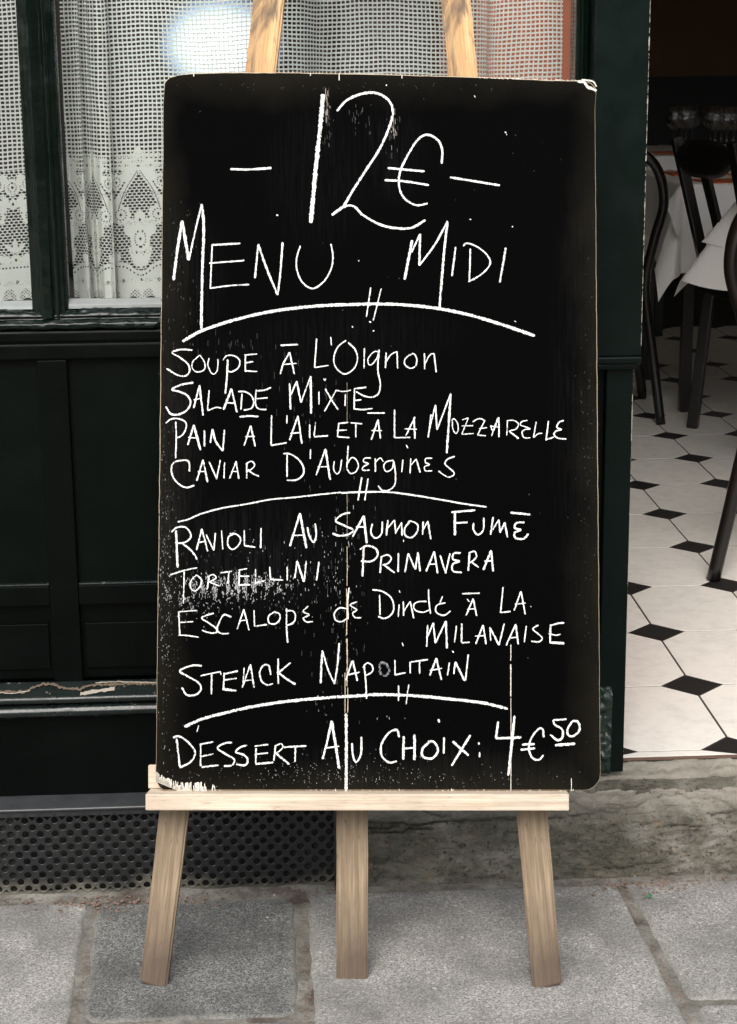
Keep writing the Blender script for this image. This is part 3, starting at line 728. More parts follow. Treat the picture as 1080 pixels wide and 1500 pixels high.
    blob(10, 79, 4, 13, .45, False, dot=False); blob(20, 80, 4, 13, .9, False, dot=False); blob(0, 84, 5, 9, 0, False, dot=True)
    blob(25, 103, 14, 15); blob(36, 118, 8, 10, 0, False, dot=False); blob(14, 92, 6, 6, 0, False, dot=False)
    blob(H, 112, 8, 14, 0, False); blob(H, 142, 14, 23, 0, True, 16); blob(H - 14, 128, 9, 9, 0, False, dot=False); blob(H - 9, 170, 5, 18, -.35, False, dot=False); blob(H, 172, 4, 18, 0, False, dot=False)
    blob(0, 150, 3.5, 11, 0, False, dot=False); blob(8, 153, 3, 9, .7, False, dot=False); blob(0, 172, 7, 9, 0, False); blob(15, 170, 9, 7, -.5, False, dot=False)
    top = 186 - 16 * np.exp(-(au / 17) ** 2) + 7 * np.cos(u / per * 4 * math.pi)
    band = v > top; solid |= band
    hole |= (np.abs(v - top - 7) < 1.3) & (np.sin(u * 1.25) > .15)
    hole |= ((np.abs(((u + 13) % 26) - 13) / 2.2 + np.abs(v - 207) / 3.4) < 1) & ~((np.abs(((u + 13) % 26) - 13) / 1.0 + np.abs(v - 207) / 1.4) < 1)
    fan = (v < 236) & ((((au - 12) / 9.5) ** 2 + ((v - 237) / 20) ** 2 < 1) | (((au - 42) / 8.5) ** 2 + ((v - 237) / 16) ** 2 < 1)); solid &= ~fan
    fine = (np.sin((u + v) * 1.25) > .1) | (np.sin((u - v) * 1.25) > .1)
    edge_u = ((au - 12) ** 2 / 6 + (v - 232) ** 2 / 40) < 1
    # hexagonal net
    rowi = np.floor(v / 4.6); uu = (u + (rowi % 2) * 3.2) % 6.4 - 3.2; vv_ = v % 4.6 - 2.3
    nethole = ((uu / 2.65) ** 2 + (vv_ / 1.9) ** 2) < 1
    gridz = v < (10 + 26 * (np.abs(u) < 20) - 4 + 12 * np.exp(-((au - 30) / 8) ** 2) * 0)
    gh = (np.abs((Sg % px_) / px_ - .5) < .39) & (np.abs(((Zg + zb - (zj - .03)) % pz_) / pz_ - .5) < .33)
    lines = np.sin(v * 2.6) > .985
    occ = np.where(gridz & ~solid, False, np.where(solid, ~hole & ~(lines & (rng.random(u.shape) < .25)), ~nethole))
    occ = np.where(fan & ~gridz, fine | edge_u, occ)
    occ &= v < 236 + 3 * np.cos(u / per * 8 * math.pi)
    occ |= (np.abs(v - 3) < 1) & False
    ii, jj = np.nonzero(occ); idx = lambda i, j: i * (nzz + 1) + j
    Vs, Vz = np.meshgrid(np.arange(ns + 1) * c, zb + np.arange(nzz + 1) * c, indexing='ij')
    PP = place(Vs.ravel(), Vz.ravel()); PP[:, 1] -= .0008
    q = np.stack([idx(ii, jj), idx(ii + 1, jj), idx(ii + 1, jj + 1), idx(ii, jj + 1)], -1)
    used, inv = np.unique(q.ravel(), return_inverse=True)
    link('floral_border', np_mesh('floral_border', PP[used], inv.reshape(-1, 4)), LACE, root)
    bx('curtain_rod', x0 - .005, x1 + .005, 2.918, 2.926, zt - .002, zt + .008, PUTTY, root, .001)
    return root
curtain('lace_curtain', -.318, .462, 1.62, [(.055, .05, 1.15), (.10, .022, .9), (.155, .022, 1.5), (.50, .05, .35), (.78, .09, .95), (.89, .07, .9)], 1.55, 'white lace curtain with floral hem behind the wide window pane and the board')
curtain('lace_curtain', -.895, -.379, 1.62, [(.20, .04, 1.1), (.35, .03, .8)], .1, 'white lace curtain strip at the far left, behind the narrow pane beside the mullion')

# ---- added glowing globe behind the lace, stands in for glare on the glass
def lathe(prof, n=24):
    V, Fc = [], []
    for r, z in prof:
        for k in range(n): a = 2 * math.pi * k / n; V.append((r * math.cos(a), r * math.sin(a), z))
    for i in range(len(prof) - 1):
        for k in range(n): Fc.append((i * n + k, i * n + (k + 1) % n, (i + 1) * n + (k + 1) % n, (i + 1) * n + k))
    return V, Fc
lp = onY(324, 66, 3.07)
glare_standin = empty('glare_standin', (lp[0], lp[1], FZ)); tag(glare_standin, 'round white glowing globe added behind the lace as the window glare left of the easel leg', 'glare_standin')
LM, t, b = mat('glare_glow'); lw = N(t, 'ShaderNodeLayerWeight'); lw.inputs[0].default_value = .5      # glare put into the emission, strong at the centre, bluish at the rim
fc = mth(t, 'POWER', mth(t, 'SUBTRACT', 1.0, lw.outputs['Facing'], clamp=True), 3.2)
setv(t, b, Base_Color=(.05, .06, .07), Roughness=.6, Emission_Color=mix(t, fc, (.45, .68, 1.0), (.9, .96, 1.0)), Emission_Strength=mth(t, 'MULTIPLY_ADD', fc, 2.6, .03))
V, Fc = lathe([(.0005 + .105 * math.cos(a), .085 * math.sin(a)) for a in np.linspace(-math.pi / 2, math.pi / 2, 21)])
link('glare_globe', mesh('glare_globe', V, Fc), LM, glare_standin, Matrix.Translation(lp), True)
mb = MB(); mb.tube([(lp[0], lp[1], FZ + .012), (lp[0], lp[1], lp[2] - .084)], .006); mb.build('glare_stem', BLACKWOOD, glare_standin, smooth=True)
V, Fc = lathe([(.001, 0), (.09, 0), (.09, .008), (.02, .016), (.006, .02)]); link('glare_base', mesh('glare_base', V, Fc), BLACKWOOD, glare_standin, Matrix.Translation((lp[0], lp[1], FZ)), True)

# ---- tables
def drape(cx, cy, half, ch, rot, z, seed, extra=0.0, nn=90, flare=.2):
    P = np.zeros((nn, nn, 3))
    for i in range(nn):
        for j in range(nn):
            a, b = (i / (nn - 1) * 2 - 1) * ch, (j / (nn - 1) * 2 - 1) * ch
            x, y = a * math.cos(rot) - b * math.sin(rot), a * math.sin(rot) + b * math.cos(rot)
            qx, qy = max(-half, min(half, x)), max(-half, min(half, y)); dx, dy = x - qx, y - qy; d_ = math.hypot(dx, dy)
            if d_ < 1e-6: P[i, j] = (cx + x, cy + y, z); continue
            ux, uy = dx / d_, dy / d_; corner = min(1, 2 * min(abs(ux), abs(uy)) * 1.3)
            th = math.atan2(uy, ux); fl_ = .07 + flare * corner
            along = qx * 13 + qy * 15 + seed; fl_ += .07 * math.sin(along) * (1 - corner)
            P[i, j] = (cx + qx + ux * (d_ * fl_ + .004 + extra), cy + qy + uy * (d_ * fl_ + .004 + extra), z - d_ * math.sqrt(max(.2, 1 - min(.6, fl_) ** 2)) + .003)
    return grid_mesh('cloth', P)
def table(cx, cy, half, label, clab, rot2=.2, fl1=.26):
    t = empty('dining_table', (cx, cy, FZ)); tag(t, label, 'table', 'restaurant tables')
    z = FZ + .735
    bx('tabletop', cx - half, cx + half, cy - half, cy + half, z - .025, z, BLACKWOOD, t, .003)
    for sx_ in (-1, 1):
        for sy in (-1, 1): bx('leg', cx + sx_ * (half - .04) - .018, cx + sx_ * (half - .04) + .018, cy + sy * (half - .04) - .018, cy + sy * (half - .04) + .018, FZ, z - .026, BLACKWOOD, t, .003)
    o = link('tablecloth', drape(0, 0, half, half + .27, .03, 0, 1.0 + cx, flare=fl1), CLOTH, None, Matrix.Translation((cx, cy, z + .003)), True)
    tag(o, clab[0], 'tablecloth', 'white tablecloths')
    o = link('tablecloth', drape(0, 0, half, half + .12, rot2, 0, 2.2 + cy, .006, flare=.55), CLOTH, None, Matrix.Translation((cx, cy, z + .007)), True)
    tag(o, clab[1], 'tablecloth', 'white tablecloths'); return z + .008
zt1 = table(1.65, 6.14, .345, 'small dark table under white cloths beyond the chair with the flat top rail', ('white under cloth hanging lowest beside the pilaster, seen through the doorway', 'white top cloth folded over the left corner of the middle table'), .12)
zt3 = table(1.745, 4.96, .36, 'nearest dark table under white cloths at the right edge of the doorway', ('white under cloth hanging at the right edge behind the bentwood chair', 'white top cloth of the nearest table, its corner behind the bent chair back'), .1, .5)
zt2 = table(1.98, 7.85, .42, 'dark table at the back that carries the wine glasses', ('white under cloth of the table with the wine glasses', 'white top cloth under the wine glasses at the back'), .05)
def nap(x, y, z, sx_, sy, rz, label):
    me = bbox_mesh('placemat', -sx_, sx_, -sy, sy, 0, .004, .001); o = link('placemat', me, ORNAP, None, Matrix.Translation((x, y, z)) @ Matrix.Rotation(rz, 4, 'Z')); tag(o, label, 'placemat', 'orange placemats')
nap(1.50, 5.88, zt1, .12, .08, .1, 'orange placemat at the near left corner of the middle table')
nap(1.46, 6.26, zt1, .10, .09, 0, 'orange placemat at the far left corner of the middle table')
nap(1.80, 6.00, zt1, .14, .12, .3, 'orange placemat on the middle table, right of the chair rail')
nap(1.68, 7.60, zt2, .09, .07, 0, 'orange placemat at the left corner of the table with the glasses')
nap(2.12, 7.62, zt2, .13, .08, .2, 'orange placemat in front of the right wine glasses')
gprof = [(.001, 0), (.034, 0), (.034, .002), (.006, .006), (.004, .012), (.004, .085), (.010, .092), (.027, .105), (.036, .125), (.037, .15), (.032, .185), (.0305, .185), (.0352, .15), (.034, .126), (.025, .108), (.004, .096)]
V, Fc = lathe(gprof, 20); gme = mesh('wine_glass', V, Fc); gme.materials.append(WINEGLASS); gme.polygons.foreach_set('use_smooth', [True] * len(gme.polygons))
gl_lab = ['leftmost wine glass at the back, its stem over the chair rail', 'second wine glass from the left at the back', 'third wine glass from the left at the back', 'fourth wine glass from the left, the last of the left cluster', 'left wine glass of the right cluster', 'second wine glass of the right cluster', 'third wine glass of the right cluster', 'fourth wine glass of the right cluster, in front of an orange mat', 'wine glass at the far right edge of the back table']
for k, (px, py) in enumerate([(987, 222), (998, 219), (1004, 222), (1014, 219), (1040, 221), (1047, 225), (1056, 222), (1064, 226), (1074, 224)]):
    q = onZ(px, py, zt2); y_ = min(max(q[1], 7.5), 8.15); q = onY(px, py, y_)
    o = link('wine_glass', gme, None, None, Matrix.Translation((q[0], q[1], zt2))); tag(o, gl_lab[k], 'wine glass', 'wine glasses on the back table')

# ---- chairs
def smooth_path(pts, n=8):
    P = [Vector(p) for p in pts]; P = [P[0] * 2 - P[1]] + P + [P[-1] * 2 - P[-2]]; out = []
    for i in range(1, len(P) - 2):
        for k in range(n):
            t_ = k / n; a, b, c, d_ = P[i - 1:i + 3]
            out.append(.5 * ((2 * b) + (c - a) * t_ + (2 * a - 5 * b + 4 * c - d_) * t_ ** 2 + (3 * b - a - 3 * c + d_) * t_ ** 3))
    out.append(P[-2]); return out
def bentwood(x, y, rz, label):
    """rear of the chair faces local -Y"""
    M = Matrix.Translation((x, y, FZ)) @ Matrix.Rotation(rz, 4, 'Z'); r = empty('bentwood_chair', M=M); tag(r, label, 'chair', 'black restaurant chairs')
    half = [(-.235, -.06, 0), (-.205, -.02, .22), (-.178, .0, .43), (-.20, -.025, .58), (-.225, -.05, .70), (-.195, -.07, .81), (-.11, -.08, .87), (0, -.083, .885)]
    path = half + [(-a, b, c) for a, b, c in half[-2::-1]]
    mb = MB(); sp = smooth_path(path); mb.tube(sp, .0155, 12); mb.build('back_frame', BLACKWOOD, r, M, True)
    half = [(-.10, 0, .44), (-.115, -.035, .58), (-.13, -.055, .68), (-.10, -.068, .76), (0, -.072, .79)]
    mb = MB(); mb.tube(smooth_path(half + [(-a, b, c) for a, b, c in half[-2::-1]]), .011, 10); mb.build('inner_hoop', BLACKWOOD, r, M, True)
    V, Fc = lathe([(.001, .445), (.17, .447), (.195, .452), (.205, .445), (.205, .425), (.19, .42), (.001, .42)], 32)
    link('seat', mesh('seat', V, Fc), BLACKWOOD, r, M @ Matrix.Translation((0, .19, 0)), True)
    for s_ in (-1, 1): mb = MB(); mb.tube(smooth_path([(s_ * .15, .34, .43), (s_ * .17, .36, .22), (s_ * .20, .39, 0)]), [.017] * 16 + [.013], 10); mb.build('leg', BLACKWOOD, r, M, True)
    mb = MB(); mb.tube([(.155 * math.cos(a), .19 + .155 * math.sin(a), .26) for a in np.linspace(0, 2 * math.pi, 33)], .009, 8); mb.build('leg_ring', BLACKWOOD, r, M, True)
    return r
bentwood(1.197, 3.784, math.radians(-35), 'nearest black bentwood chair cut by the right edge of the doorway')
bentwood(1.0, 5.72, -.15, 'black bentwood chair farthest left, half hidden by the pilaster')
def slatchair(x, y, rz, label):
    M = Matrix.Translation((x, y, FZ)) @ Matrix.Rotation(rz, 4, 'Z'); r = empty('rail_back_chair', M=M); tag(r, label, 'chair', 'black restaurant chairs')
    def beam(a, b, w_, d_, name):
        a, b = Vector(a), Vector(b); t_ = (b - a); L = t_.length; me = bbox_mesh(name, -w_ / 2, w_ / 2, -d_ / 2, d_ / 2, 0, L, .004)
        q = t_.to_track_quat('Z', 'Y').to_matrix().to_4x4(); link(name, me, BLACKWOOD, r, M @ Matrix.Translation(a) @ q)
    for s_ in (-1, 1):
        beam((s_ * .16, 0, .44), (s_ * .18, -.12, .90), .036, .03, 'back_post'); beam((s_ * .185, -.03, 0), (s_ * .16, 0, .44), .034, .034, 'leg')
        beam((s_ * .19, .40, 0), (s_ * .17, .37, .43), .034, .034, 'leg')
    beam((0, .0, .44), (0, -.13, .86), .05, .014, 'back_splat')
    # curved top rail
    P = np.zeros((17, 9, 3))
    for i in range(17):
        a = -1 + i / 8; hgt = .055 * math.sqrt(max(0.05, 1 - abs(a) ** 3.5))
        for j in range(9):
            th = 2 * math.pi * j / 8; P[i, j] = (a * .17, -.115 + .012 * (a * a - 1) + .012 * math.cos(th), .845 + hgt * math.sin(th))
    link('top_rail', grid_mesh('top_rail', P), BLACKWOOD, r, M, True)
    me = bbox_mesh('seat', -.2, .2, -.02, .39, .425, .46, .008, 3); link('seat', me, BLACKWOOD, r, M)
    return r
slatchair(1.385, 5.39, math.radians(-76), 'black chair with flat top rail standing between the middle table and the doorway')

# ================================================================== EASEL
A = onZ(222, 1445, 0); B = onZ(800, 1447, 0); U = nrm(B - A); LEAN = math.radians(14)
BK = nrm([-U[1], U[0], 0]); BK = BK if BK[1] > 0 else -BK
UP = nrm(BK * math.sin(LEAN) + np.array([0, 0, math.cos(LEAN)])); NB = np.cross(U, UP); NB = NB if NB[1] < 0 else -NB  # towards viewer
def plane(px, py, off):
    """pixel -> (u, v) on the plane 'off' metres in front of the leg plane"""
    o = A + NB * off; r = ray(px, py); t_ = (o - CAM).dot(NB) / r.dot(NB); p = CAM + r * t_; q = p - o; return q.dot(U), q.dot(UP)
def PM(off=0.0, u=0.0, v=0.0, tilt=0.0):
    """frame on the easel plane: x along, y into the building, z up the slope"""
    m_ = Matrix.Identity(4); Y_ = -NB
    for i in range(3): m_[i][0] = U[i]; m_[i][1] = Y_[i]; m_[i][2] = UP[i]
    o = A + NB * off + U * u + UP * v; m_.translation = Vector(o); return m_ @ Matrix.Rotation(tilt, 4, 'Y')
easel = empty('easel', tuple(A)); tag(easel, 'three legged wooden easel leaning on the shopfront and carrying the chalkboard', 'easel')
def bar(name, p0, p1, w0, w1, thick, off, material, parent=easel, bev=.003, round_foot=0.0, nseg=24):
    """flat bar from p0 to p1 (u,v); mesh long axis = local z"""
    u0, v0 = p0; u1, v1 = p1; L = math.hypot(u1 - u0, v1 - v0); ti = math.atan2(u1 - u0, v1 - v0)
    bm = bmesh.new(); bmesh.ops.create_cube(bm, size=1)
    bmesh.ops.subdivide_edges(bm, edges=[e for e in bm.edges if abs(e.verts[0].co.z - e.verts[1].co.z) > .5], cuts=nseg)
    for v in bm.verts:
        t_ = v.co.z + .5; ww = w0 + (w1 - w0) * t_; v.co = Vector((v.co.x * ww, v.co.y * thick + thick / 2, t_ * L))
    bmesh.ops.bevel(bm, geom=[e for e in bm.edges if e.calc_face_angle(0) > 1], offset=bev, segments=2, affect='EDGES')
    for v in bm.verts:
        q = v.co; 
        if round_foot: q.z += round_foot * (1 - min(1, q.z / .06)) * (q.x / (w0 / 2)) if q.z < .06 else 0
        q.x += .0007 * noise.noise(Vector((q.x * 5, 3, q.z * 14)))
    me = bpy.data.meshes.new(name); bm.to_mesh(me); bm.free(); return link(name, me, material, parent, PM(off, u0, v0, ti))
# front legs: measured in the picture, lower part weathered, upper part varnished
def mid(pl, off): a, b = plane(*pl[0], off), plane(*pl[1], off); return ((a[0] + b[0]) / 2, (a[1] + b[1]) / 2), abs(b[0] - a[0])
TH = .021
for (foot, low, top, rf) in (([(204, 1438), (246, 1442)], [(232, 1188), (280, 1188)], [(357, 104), (406, 104)], -.004), ([(779, 1443), (825, 1440)], [(757, 1188), (805, 1188)], [(656, 106), (701, 106)], .004)):
    f, wf = mid(foot, 0); l, wl_ = mid(low, 0); tp, wt = mid(top, 0)
    k = (l[0] - f[0]) / (l[1] - f[1]); f = (f[0] + k * (.0 - f[1]), 0.0)
    brk = .60; pb = (l[0] + (tp[0] - l[0]) * (brk - l[1]) / (tp[1] - l[1]), brk)
    pe = (tp[0] + (tp[0] - l[0]) * (1.62 - tp[1]) / (tp[1] - l[1]), 1.62)
    leg = bar('leg', f, pb, wf * .95, wl_ * .96, TH, 0, WLEG, round_foot=rf)
    bar('leg_upper', pb, pe, wl_ * .96, wt * .92, TH, 0, WTOP, leg)
# rear leg stands just behind
f, wf = mid([(492, 1430), (540, 1431)], -TH - .002); tp, wt = mid([(496, 1190), (541, 1190)], -TH - .002)
f = (f[0], 0.0); pe = (tp[0] + (tp[0] - f[0]) * .0, 1.12)
bar('rear_leg', f, pe, wf * .97, wt * .97, TH, -TH - .002, WLEG)
def crossbar(name, u0, u1, v0, v1, off_front, thick, material, bev=.002, parent=easel):
    me = bbox_mesh(name, 0, v1 - v0, -thick / 2, thick / 2, 0, u1 - u0, bev)    # long axis local z for the grain
    return link(name, me, material, parent, PM(off_front, u0, v1) @ Matrix.Translation((0, thick / 2, 0)) @ Matrix.Rotation(math.pi / 2, 4, 'Y'))
# tray: lies in front of the legs under the board
TO = .058
tl, tr_ = plane(213, 1188, TO), plane(834, 1187, TO); tt = plane(213, 1163, TO)
v_bot = (tl[1] + tr_[1]) / 2; v_top = tt[1]
tray = crossbar('tray', tl[0], tr_[0], v_bot, v_top, TO, TO - .001, WTRAY, .0022)
# back board of the tray, peeping out at the left
bl = plane(217, 1121, .012); crossbar('crossbar', bl[0], tr_[0] - .01, v_top + .0005, bl[1] , .0115, .011, WTRAY, .002)
crossbar('hinge_bar', .17, .47, 1.09, 1.15, -.0012 - TH, .02, WTOP) 
crossbar('head_bar', .17, .46, 1.56, 1.61, .016, .015, WTOP)

# ================================================================== CHALKBOARD
BT = .016; BO = .013 + BT                         # front face in front of leg plane
v_rest = v_top + .0008
bl = plane(228, 1150, BO); br = plane(880, 1150, BO); tlb = plane(240, 112, BO); trb = plane(872, 122, BO)
O_u = bl[0]
bw = br[0] - bl[0]; bh = (tlb[1] + trb[1]) / 2 - v_rest
bM = PM(BO, O_u, v_rest)
board = empty('chalkboard', M=bM); tag(board, 'large black chalkboard handwritten with the lunch menu in white chalk, standing on the easel', 'chalkboard')
xl0, xr0 = 0.0, bw; xlt, xrt = tlb[0] - O_u, trb[0] - O_u; zlt, zrt = tlb[1] - v_rest, trb[1] - v_rest
# outline with worn, rounded corners (local x,z)
def arc(cx, cz, r, a0, a1, n=10): return [(cx + r * math.cos(math.radians(a0 + (a1 - a0) * i / n)), cz + r * math.sin(math.radians(a0 + (a1 - a0) * i / n))) for i in range(n + 1)]
out = []
rb = .026
out += arc(xl0 + rb, rb * .8, rb, 180, 270)[0:]      # bottom left
out = [(x, max(0, z)) for x, z in out]
out += [(bw * i / 30, 0) for i in range(2, 29)]
out += arc(xr0 - .024, .024, .024, 270, 360)
out += [(xr0 + (xrt - xr0) * i / 60, zrt * i / 60) for i in range(3, 59)]
cxn = [(854, 118), (866, 121), (872, 128), (874, 137)]
cor = [plane(x, y, BO) for x, y in cxn][::-1]; out += [(a - O_u, b - v_rest) for a, b in cor]
tp_ = [(800, 117), (740, 114), (640, 111), (540, 108), (420, 106), (330, 106), (285, 107), (262, 109), (248, 113), (241, 121)]
tq = []
for (a, b), (c, e) in zip(tp_[:-1], tp_[1:]):
    for i in range(8): tq.append((a + (c - a) * i / 8, b + (e - b) * i / 8 + random.uniform(-.35, .35)))
out += [(plane(x, y, BO)[0] - O_u, plane(x, y, BO)[1] - v_rest) for x, y in tq + [tp_[-1]]]
out += [(xlt + (xl0 - xlt) * i / 60, zlt * (1 - i / 60)) for i in range(2, 58)]
out = [(x + (random.uniform(-.0004, .0004)), z) for x, z in out]
n = len(out)
def ins(p, k):
    cx, cz = bw / 2, .52; dx, dz = cx - p[0], cz - p[1]; L = math.hypot(dx, dz); return (p[0] + dx / L * k, p[1] + dz / L * k)
V = [(x, 0, z) for x, z in [ins(p, .0012) for p in out]]
link('writing_surface', mesh('writing_surface', V, [tuple(range(n))]), BOARD, board, bM)
V = [(ins(p, .0012)[0], .0, ins(p, .0012)[1]) for p in out] + [(x, .0016, z) for x, z in out] + [(x, BT - .001, z) for x, z in out] + [(ins(p, .001)[0], BT, ins(p, .001)[1]) for p in out]
Fc = []
for l in range(3):
    for i in range(n): Fc.append((l * n + i, (l + 1) * n + i, (l + 1) * n + (i + 1) % n, l * n + (i + 1) % n))
Fc.append(tuple(3 * n + i for i in range(n))[::-1])
link('raw_edge', mesh('raw_edge', V, Fc), RAW, board, bM)

def bp(px, py, k=0): u_, v_ = plane(px, py, BO); return (u_ - O_u, -.0004 - k * 1.3e-5, v_ - v_rest)
PXM = 640 / bw                                    # photo pixels per metre on the board
def catmull(pts, step=1.2):
    if len(pts) < 3: 
        (a, b), (c, e) = pts; k = max(2, int(math.hypot(c - a, e - b) / step)); return [(a + (c - a) * i / k, b + (e - b) * i / k) for i in range(k + 1)]
    P = [(2 * pts[0][0] - pts[1][0], 2 * pts[0][1] - pts[1][1])] + list(pts) + [(2 * pts[-1][0] - pts[-2][0], 2 * pts[-1][1] - pts[-2][1])]
    o_ = []
    for i in range(1, len(P) - 2):
        a, b, c, e = P[i - 1:i + 3]; k = max(2, int(math.hypot(c[0] - b[0], c[1] - b[1]) / step))
        for q in range(k):
            t_ = q / k; o_.append(tuple(.5 * (2 * b[z] + (c[z] - a[z]) * t_ + (2 * a[z] - 5 * b[z] + 4 * c[z] - e[z]) * t_ ** 2 + (3 * b[z] - a[z] - 3 * c[z] + e[z]) * t_ ** 3) for z in (0, 1)))
    return o_ + [pts[-1]]
sk = 0
def ribbon(store, pts, wpx, rough=.2):
    """a chalk stroke: pts in photo pixels, width in photo pixels"""
    global sk
    sk = (sk + 1) % 24; C = catmull(pts); n = len(C); V, Fc, UV = store; b0 = len(V); ph = random.uniform(0, 99); L = 0
    for i, (x, y) in enumerate(C):
        a = C[max(0, i - 1)]; b = C[min(n - 1, i + 1)]; tx, ty = b[0] - a[0], b[1] - a[1]; l = math.hypot(tx, ty) or 1
        nx_, ny_ = -ty / l, tx / l; hw = wpx / 2 * (1 + .22 * noise.noise(Vector((i * .23, ph, 0))) )
        e_ = min(i, n - 1 - i) * 1.2; r_ = wpx / 2
        if e_ < r_: hw *= .55 + .45 * math.sqrt(max(0, 1 - (1 - e_ / r_) ** 2))
        h1 = hw * (1 + rough * noise.noise(Vector((i * .9, ph, 3)))); h2 = hw * (1 + rough * noise.noise(Vector((i * .9, ph, 7))))
        L += l / 2
        for s_, q in ((-h1, -1), (0, 0), (h2, 1)): V.append(bp(x + nx_ * s_, y + ny_ * s_, sk)); UV.append((L / PXM, q))
    for i in range(n - 1):
        for q in (0, 1): k = b0 + i * 3 + q; Fc.append((k, k + 1, k + 4, k + 3))
REG = {1: (320, 120, .4259), 2: (230, 280, .2778), 3: (510, 310, .2778), 4: (235, 490, .2037), 5: (440, 490, .2037), 6: (620, 560, .213), 7: (240, 700, .2407),
       8: (480, 690, .287), 9: (240, 860, .2407), 10: (470, 850, .213), 11: (610, 850, .2222), 12: (240, 1000, .2778), 13: (520, 1000, .3333), 0: (0, 0, 1)}
# each word: (name, region, "w x,y x,y ...; w x,y ...")
WORDS = []
def word(name, reg, s, m_=None): WORDS.append((name, reg, s, m_))
word('chalk_dash',1,"9 42,300 110,301 183,296")
word('chalk_numeral',1,"17 360,42 350,160 335,300 318,485;10 408,100 440,65 490,42 540,38 580,58 600,95 590,150 555,230 510,300 465,370 428,430 390,458;10 390,458 430,430 465,428 500,460 560,492 620,504 670,500 712,475")
word('chalk_euro_sign',1,"9 768,282 770,235 755,200 718,182 685,200 650,255 625,310 622,360 640,400 680,424 720,418;9 583,296 710,308;9 572,338 640,342 724,355")
word('chalk_dash',1,"9 797,328 968,356")
word('chalk_word',2,"17 88,470 110,300 133,155;19 133,155 168,365;12 168,365 205,200 237,68;17 237,68 247,200 240,420 234,725;9 292,280 282,512;12 292,284 440,276;10 276,380 462,366;10 278,512 400,497 487,493;12 535,280 517,460;14 535,280 580,410 637,548;12 637,548 652,420 663,270;10 757,287 738,350 738,410 760,470 800,508 840,508 890,465 922,400 928,340 918,278")
word('chalk_line',2,[(2,"19 135,793 240,735 400,682 560,643 720,618 900,602 1080,597"),(3,"19 72,488 150,487 300,492 480,512 640,545 800,592 985,655;8 120,400 97,555;8 175,405 133,575")])
word('chalk_word',3,"17 338,150 298,358;12 335,215 380,118;14 380,118 376,285;12 376,285 460,170 525,50;15 525,50 505,230 482,510;11 567,187 548,340;10 645,195 640,368;10 608,182 625,167 670,180 720,215 750,260 735,300 690,340 635,370;13 832,190 800,375")
word('chalk_word',4,"14 232,112 150,108 85,130 140,165 200,215 210,265 180,298 120,290 45,245;11 285,148 235,195 232,245 270,270 318,250 318,200 285,148;11 352,170 342,215 360,265 385,285 410,255 416,175;16 485,180 480,300 468,425;12 450,185 480,152 535,155 572,190 560,240 515,268 485,262;12 612,145 612,268;12 605,148 697,140;12 612,205 668,195;12 612,262 697,266")
word('chalk_word',4,"14 865,78 990,72;14 930,128 885,210 863,285;14 930,128 965,285;10 890,215 980,208")
word('chalk_word',5,"12 118,30 103,238;10 103,238 205,222;11 220,18 224,78;13 330,42 275,85 245,150 248,220 285,268 330,283 385,245 412,180 395,110 345,58;11 462,98 458,245;10 570,125 530,125 490,170 490,210 510,218 545,180 565,130;13 568,108 558,250 575,350 565,420 520,450 460,442 400,410;13 618,130 612,242;11 612,205 650,148 697,122;12 697,122 700,245;12 795,140 755,175 752,215 790,243 830,225 838,175 815,138 785,150;11 893,135 895,250;10 895,215 930,150 962,135;12 962,135 978,272")
word('chalk_word',4,"16 238,345 150,362 85,395 140,412 195,440 218,490 190,545 130,575 75,570 40,518;13 282,365 240,530;16 282,365 308,582;10 240,470 295,460;13 352,400 340,545;11 340,548 400,525 440,530;18 512,390 455,540;14 512,390 552,560;12 478,490 535,495;12 588,425 580,540;13 560,410 610,412 655,440 672,490 655,530 600,545;12 690,395 685,500 710,535 765,540;13 695,405 750,400 797,380;11 690,462 772,455")
word('chalk_word',4,[(4,"14 930,350 937,540;12 937,440 980,335;15 980,335 1012,490"),(5,"12 5,490 75,300;19 75,300 78,568;9 135,410 135,505;10 170,316 178,330 184,316;15 180,390 225,470 272,540;12 260,398 215,480 175,552;11 260,402 310,410 365,400;11 325,430 322,515;12 390,390 388,540;14 390,390 475,380;12 395,475 440,468;12 390,535 450,540 520,532")])
word('chalk_word',4,"13 112,625 115,760 110,890;13 40,638 75,610 130,605 185,635 180,690 150,730 110,745;14 240,650 198,795;18 240,650 290,832;10 200,740 260,745;14 318,690 318,805;15 375,680 360,780;17 375,680 400,770 450,838;14 450,838 462,685")
word('chalk_word',4,"15 570,592 640,586 708,590;13 650,655 603,800;14 650,655 683,805;10 610,735 680,732")
word('chalk_word',4,[(4,"13 800,580 797,798;12 797,798 910,778;11 912,580 910,640;14 990,585 930,760;14 990,585 1018,785;12 935,712 1010,705"),(5,"13 68,645 68,745;11 110,630 100,730;13 100,735 200,728")])
word('chalk_word',5,"11 278,635 268,735;12 275,640 345,632;11 262,690 335,687;11 268,735 355,742;11 362,635 445,642;12 400,645 400,740")
word('chalk_word',5,"11 482,565 608,565;14 560,612 510,758;14 560,612 577,748;10 512,690 588,692")
word('chalk_word',5,"12 678,540 678,742;12 678,742 792,740;12 825,592 760,728;14 818,598 825,750;10 750,678 838,682")
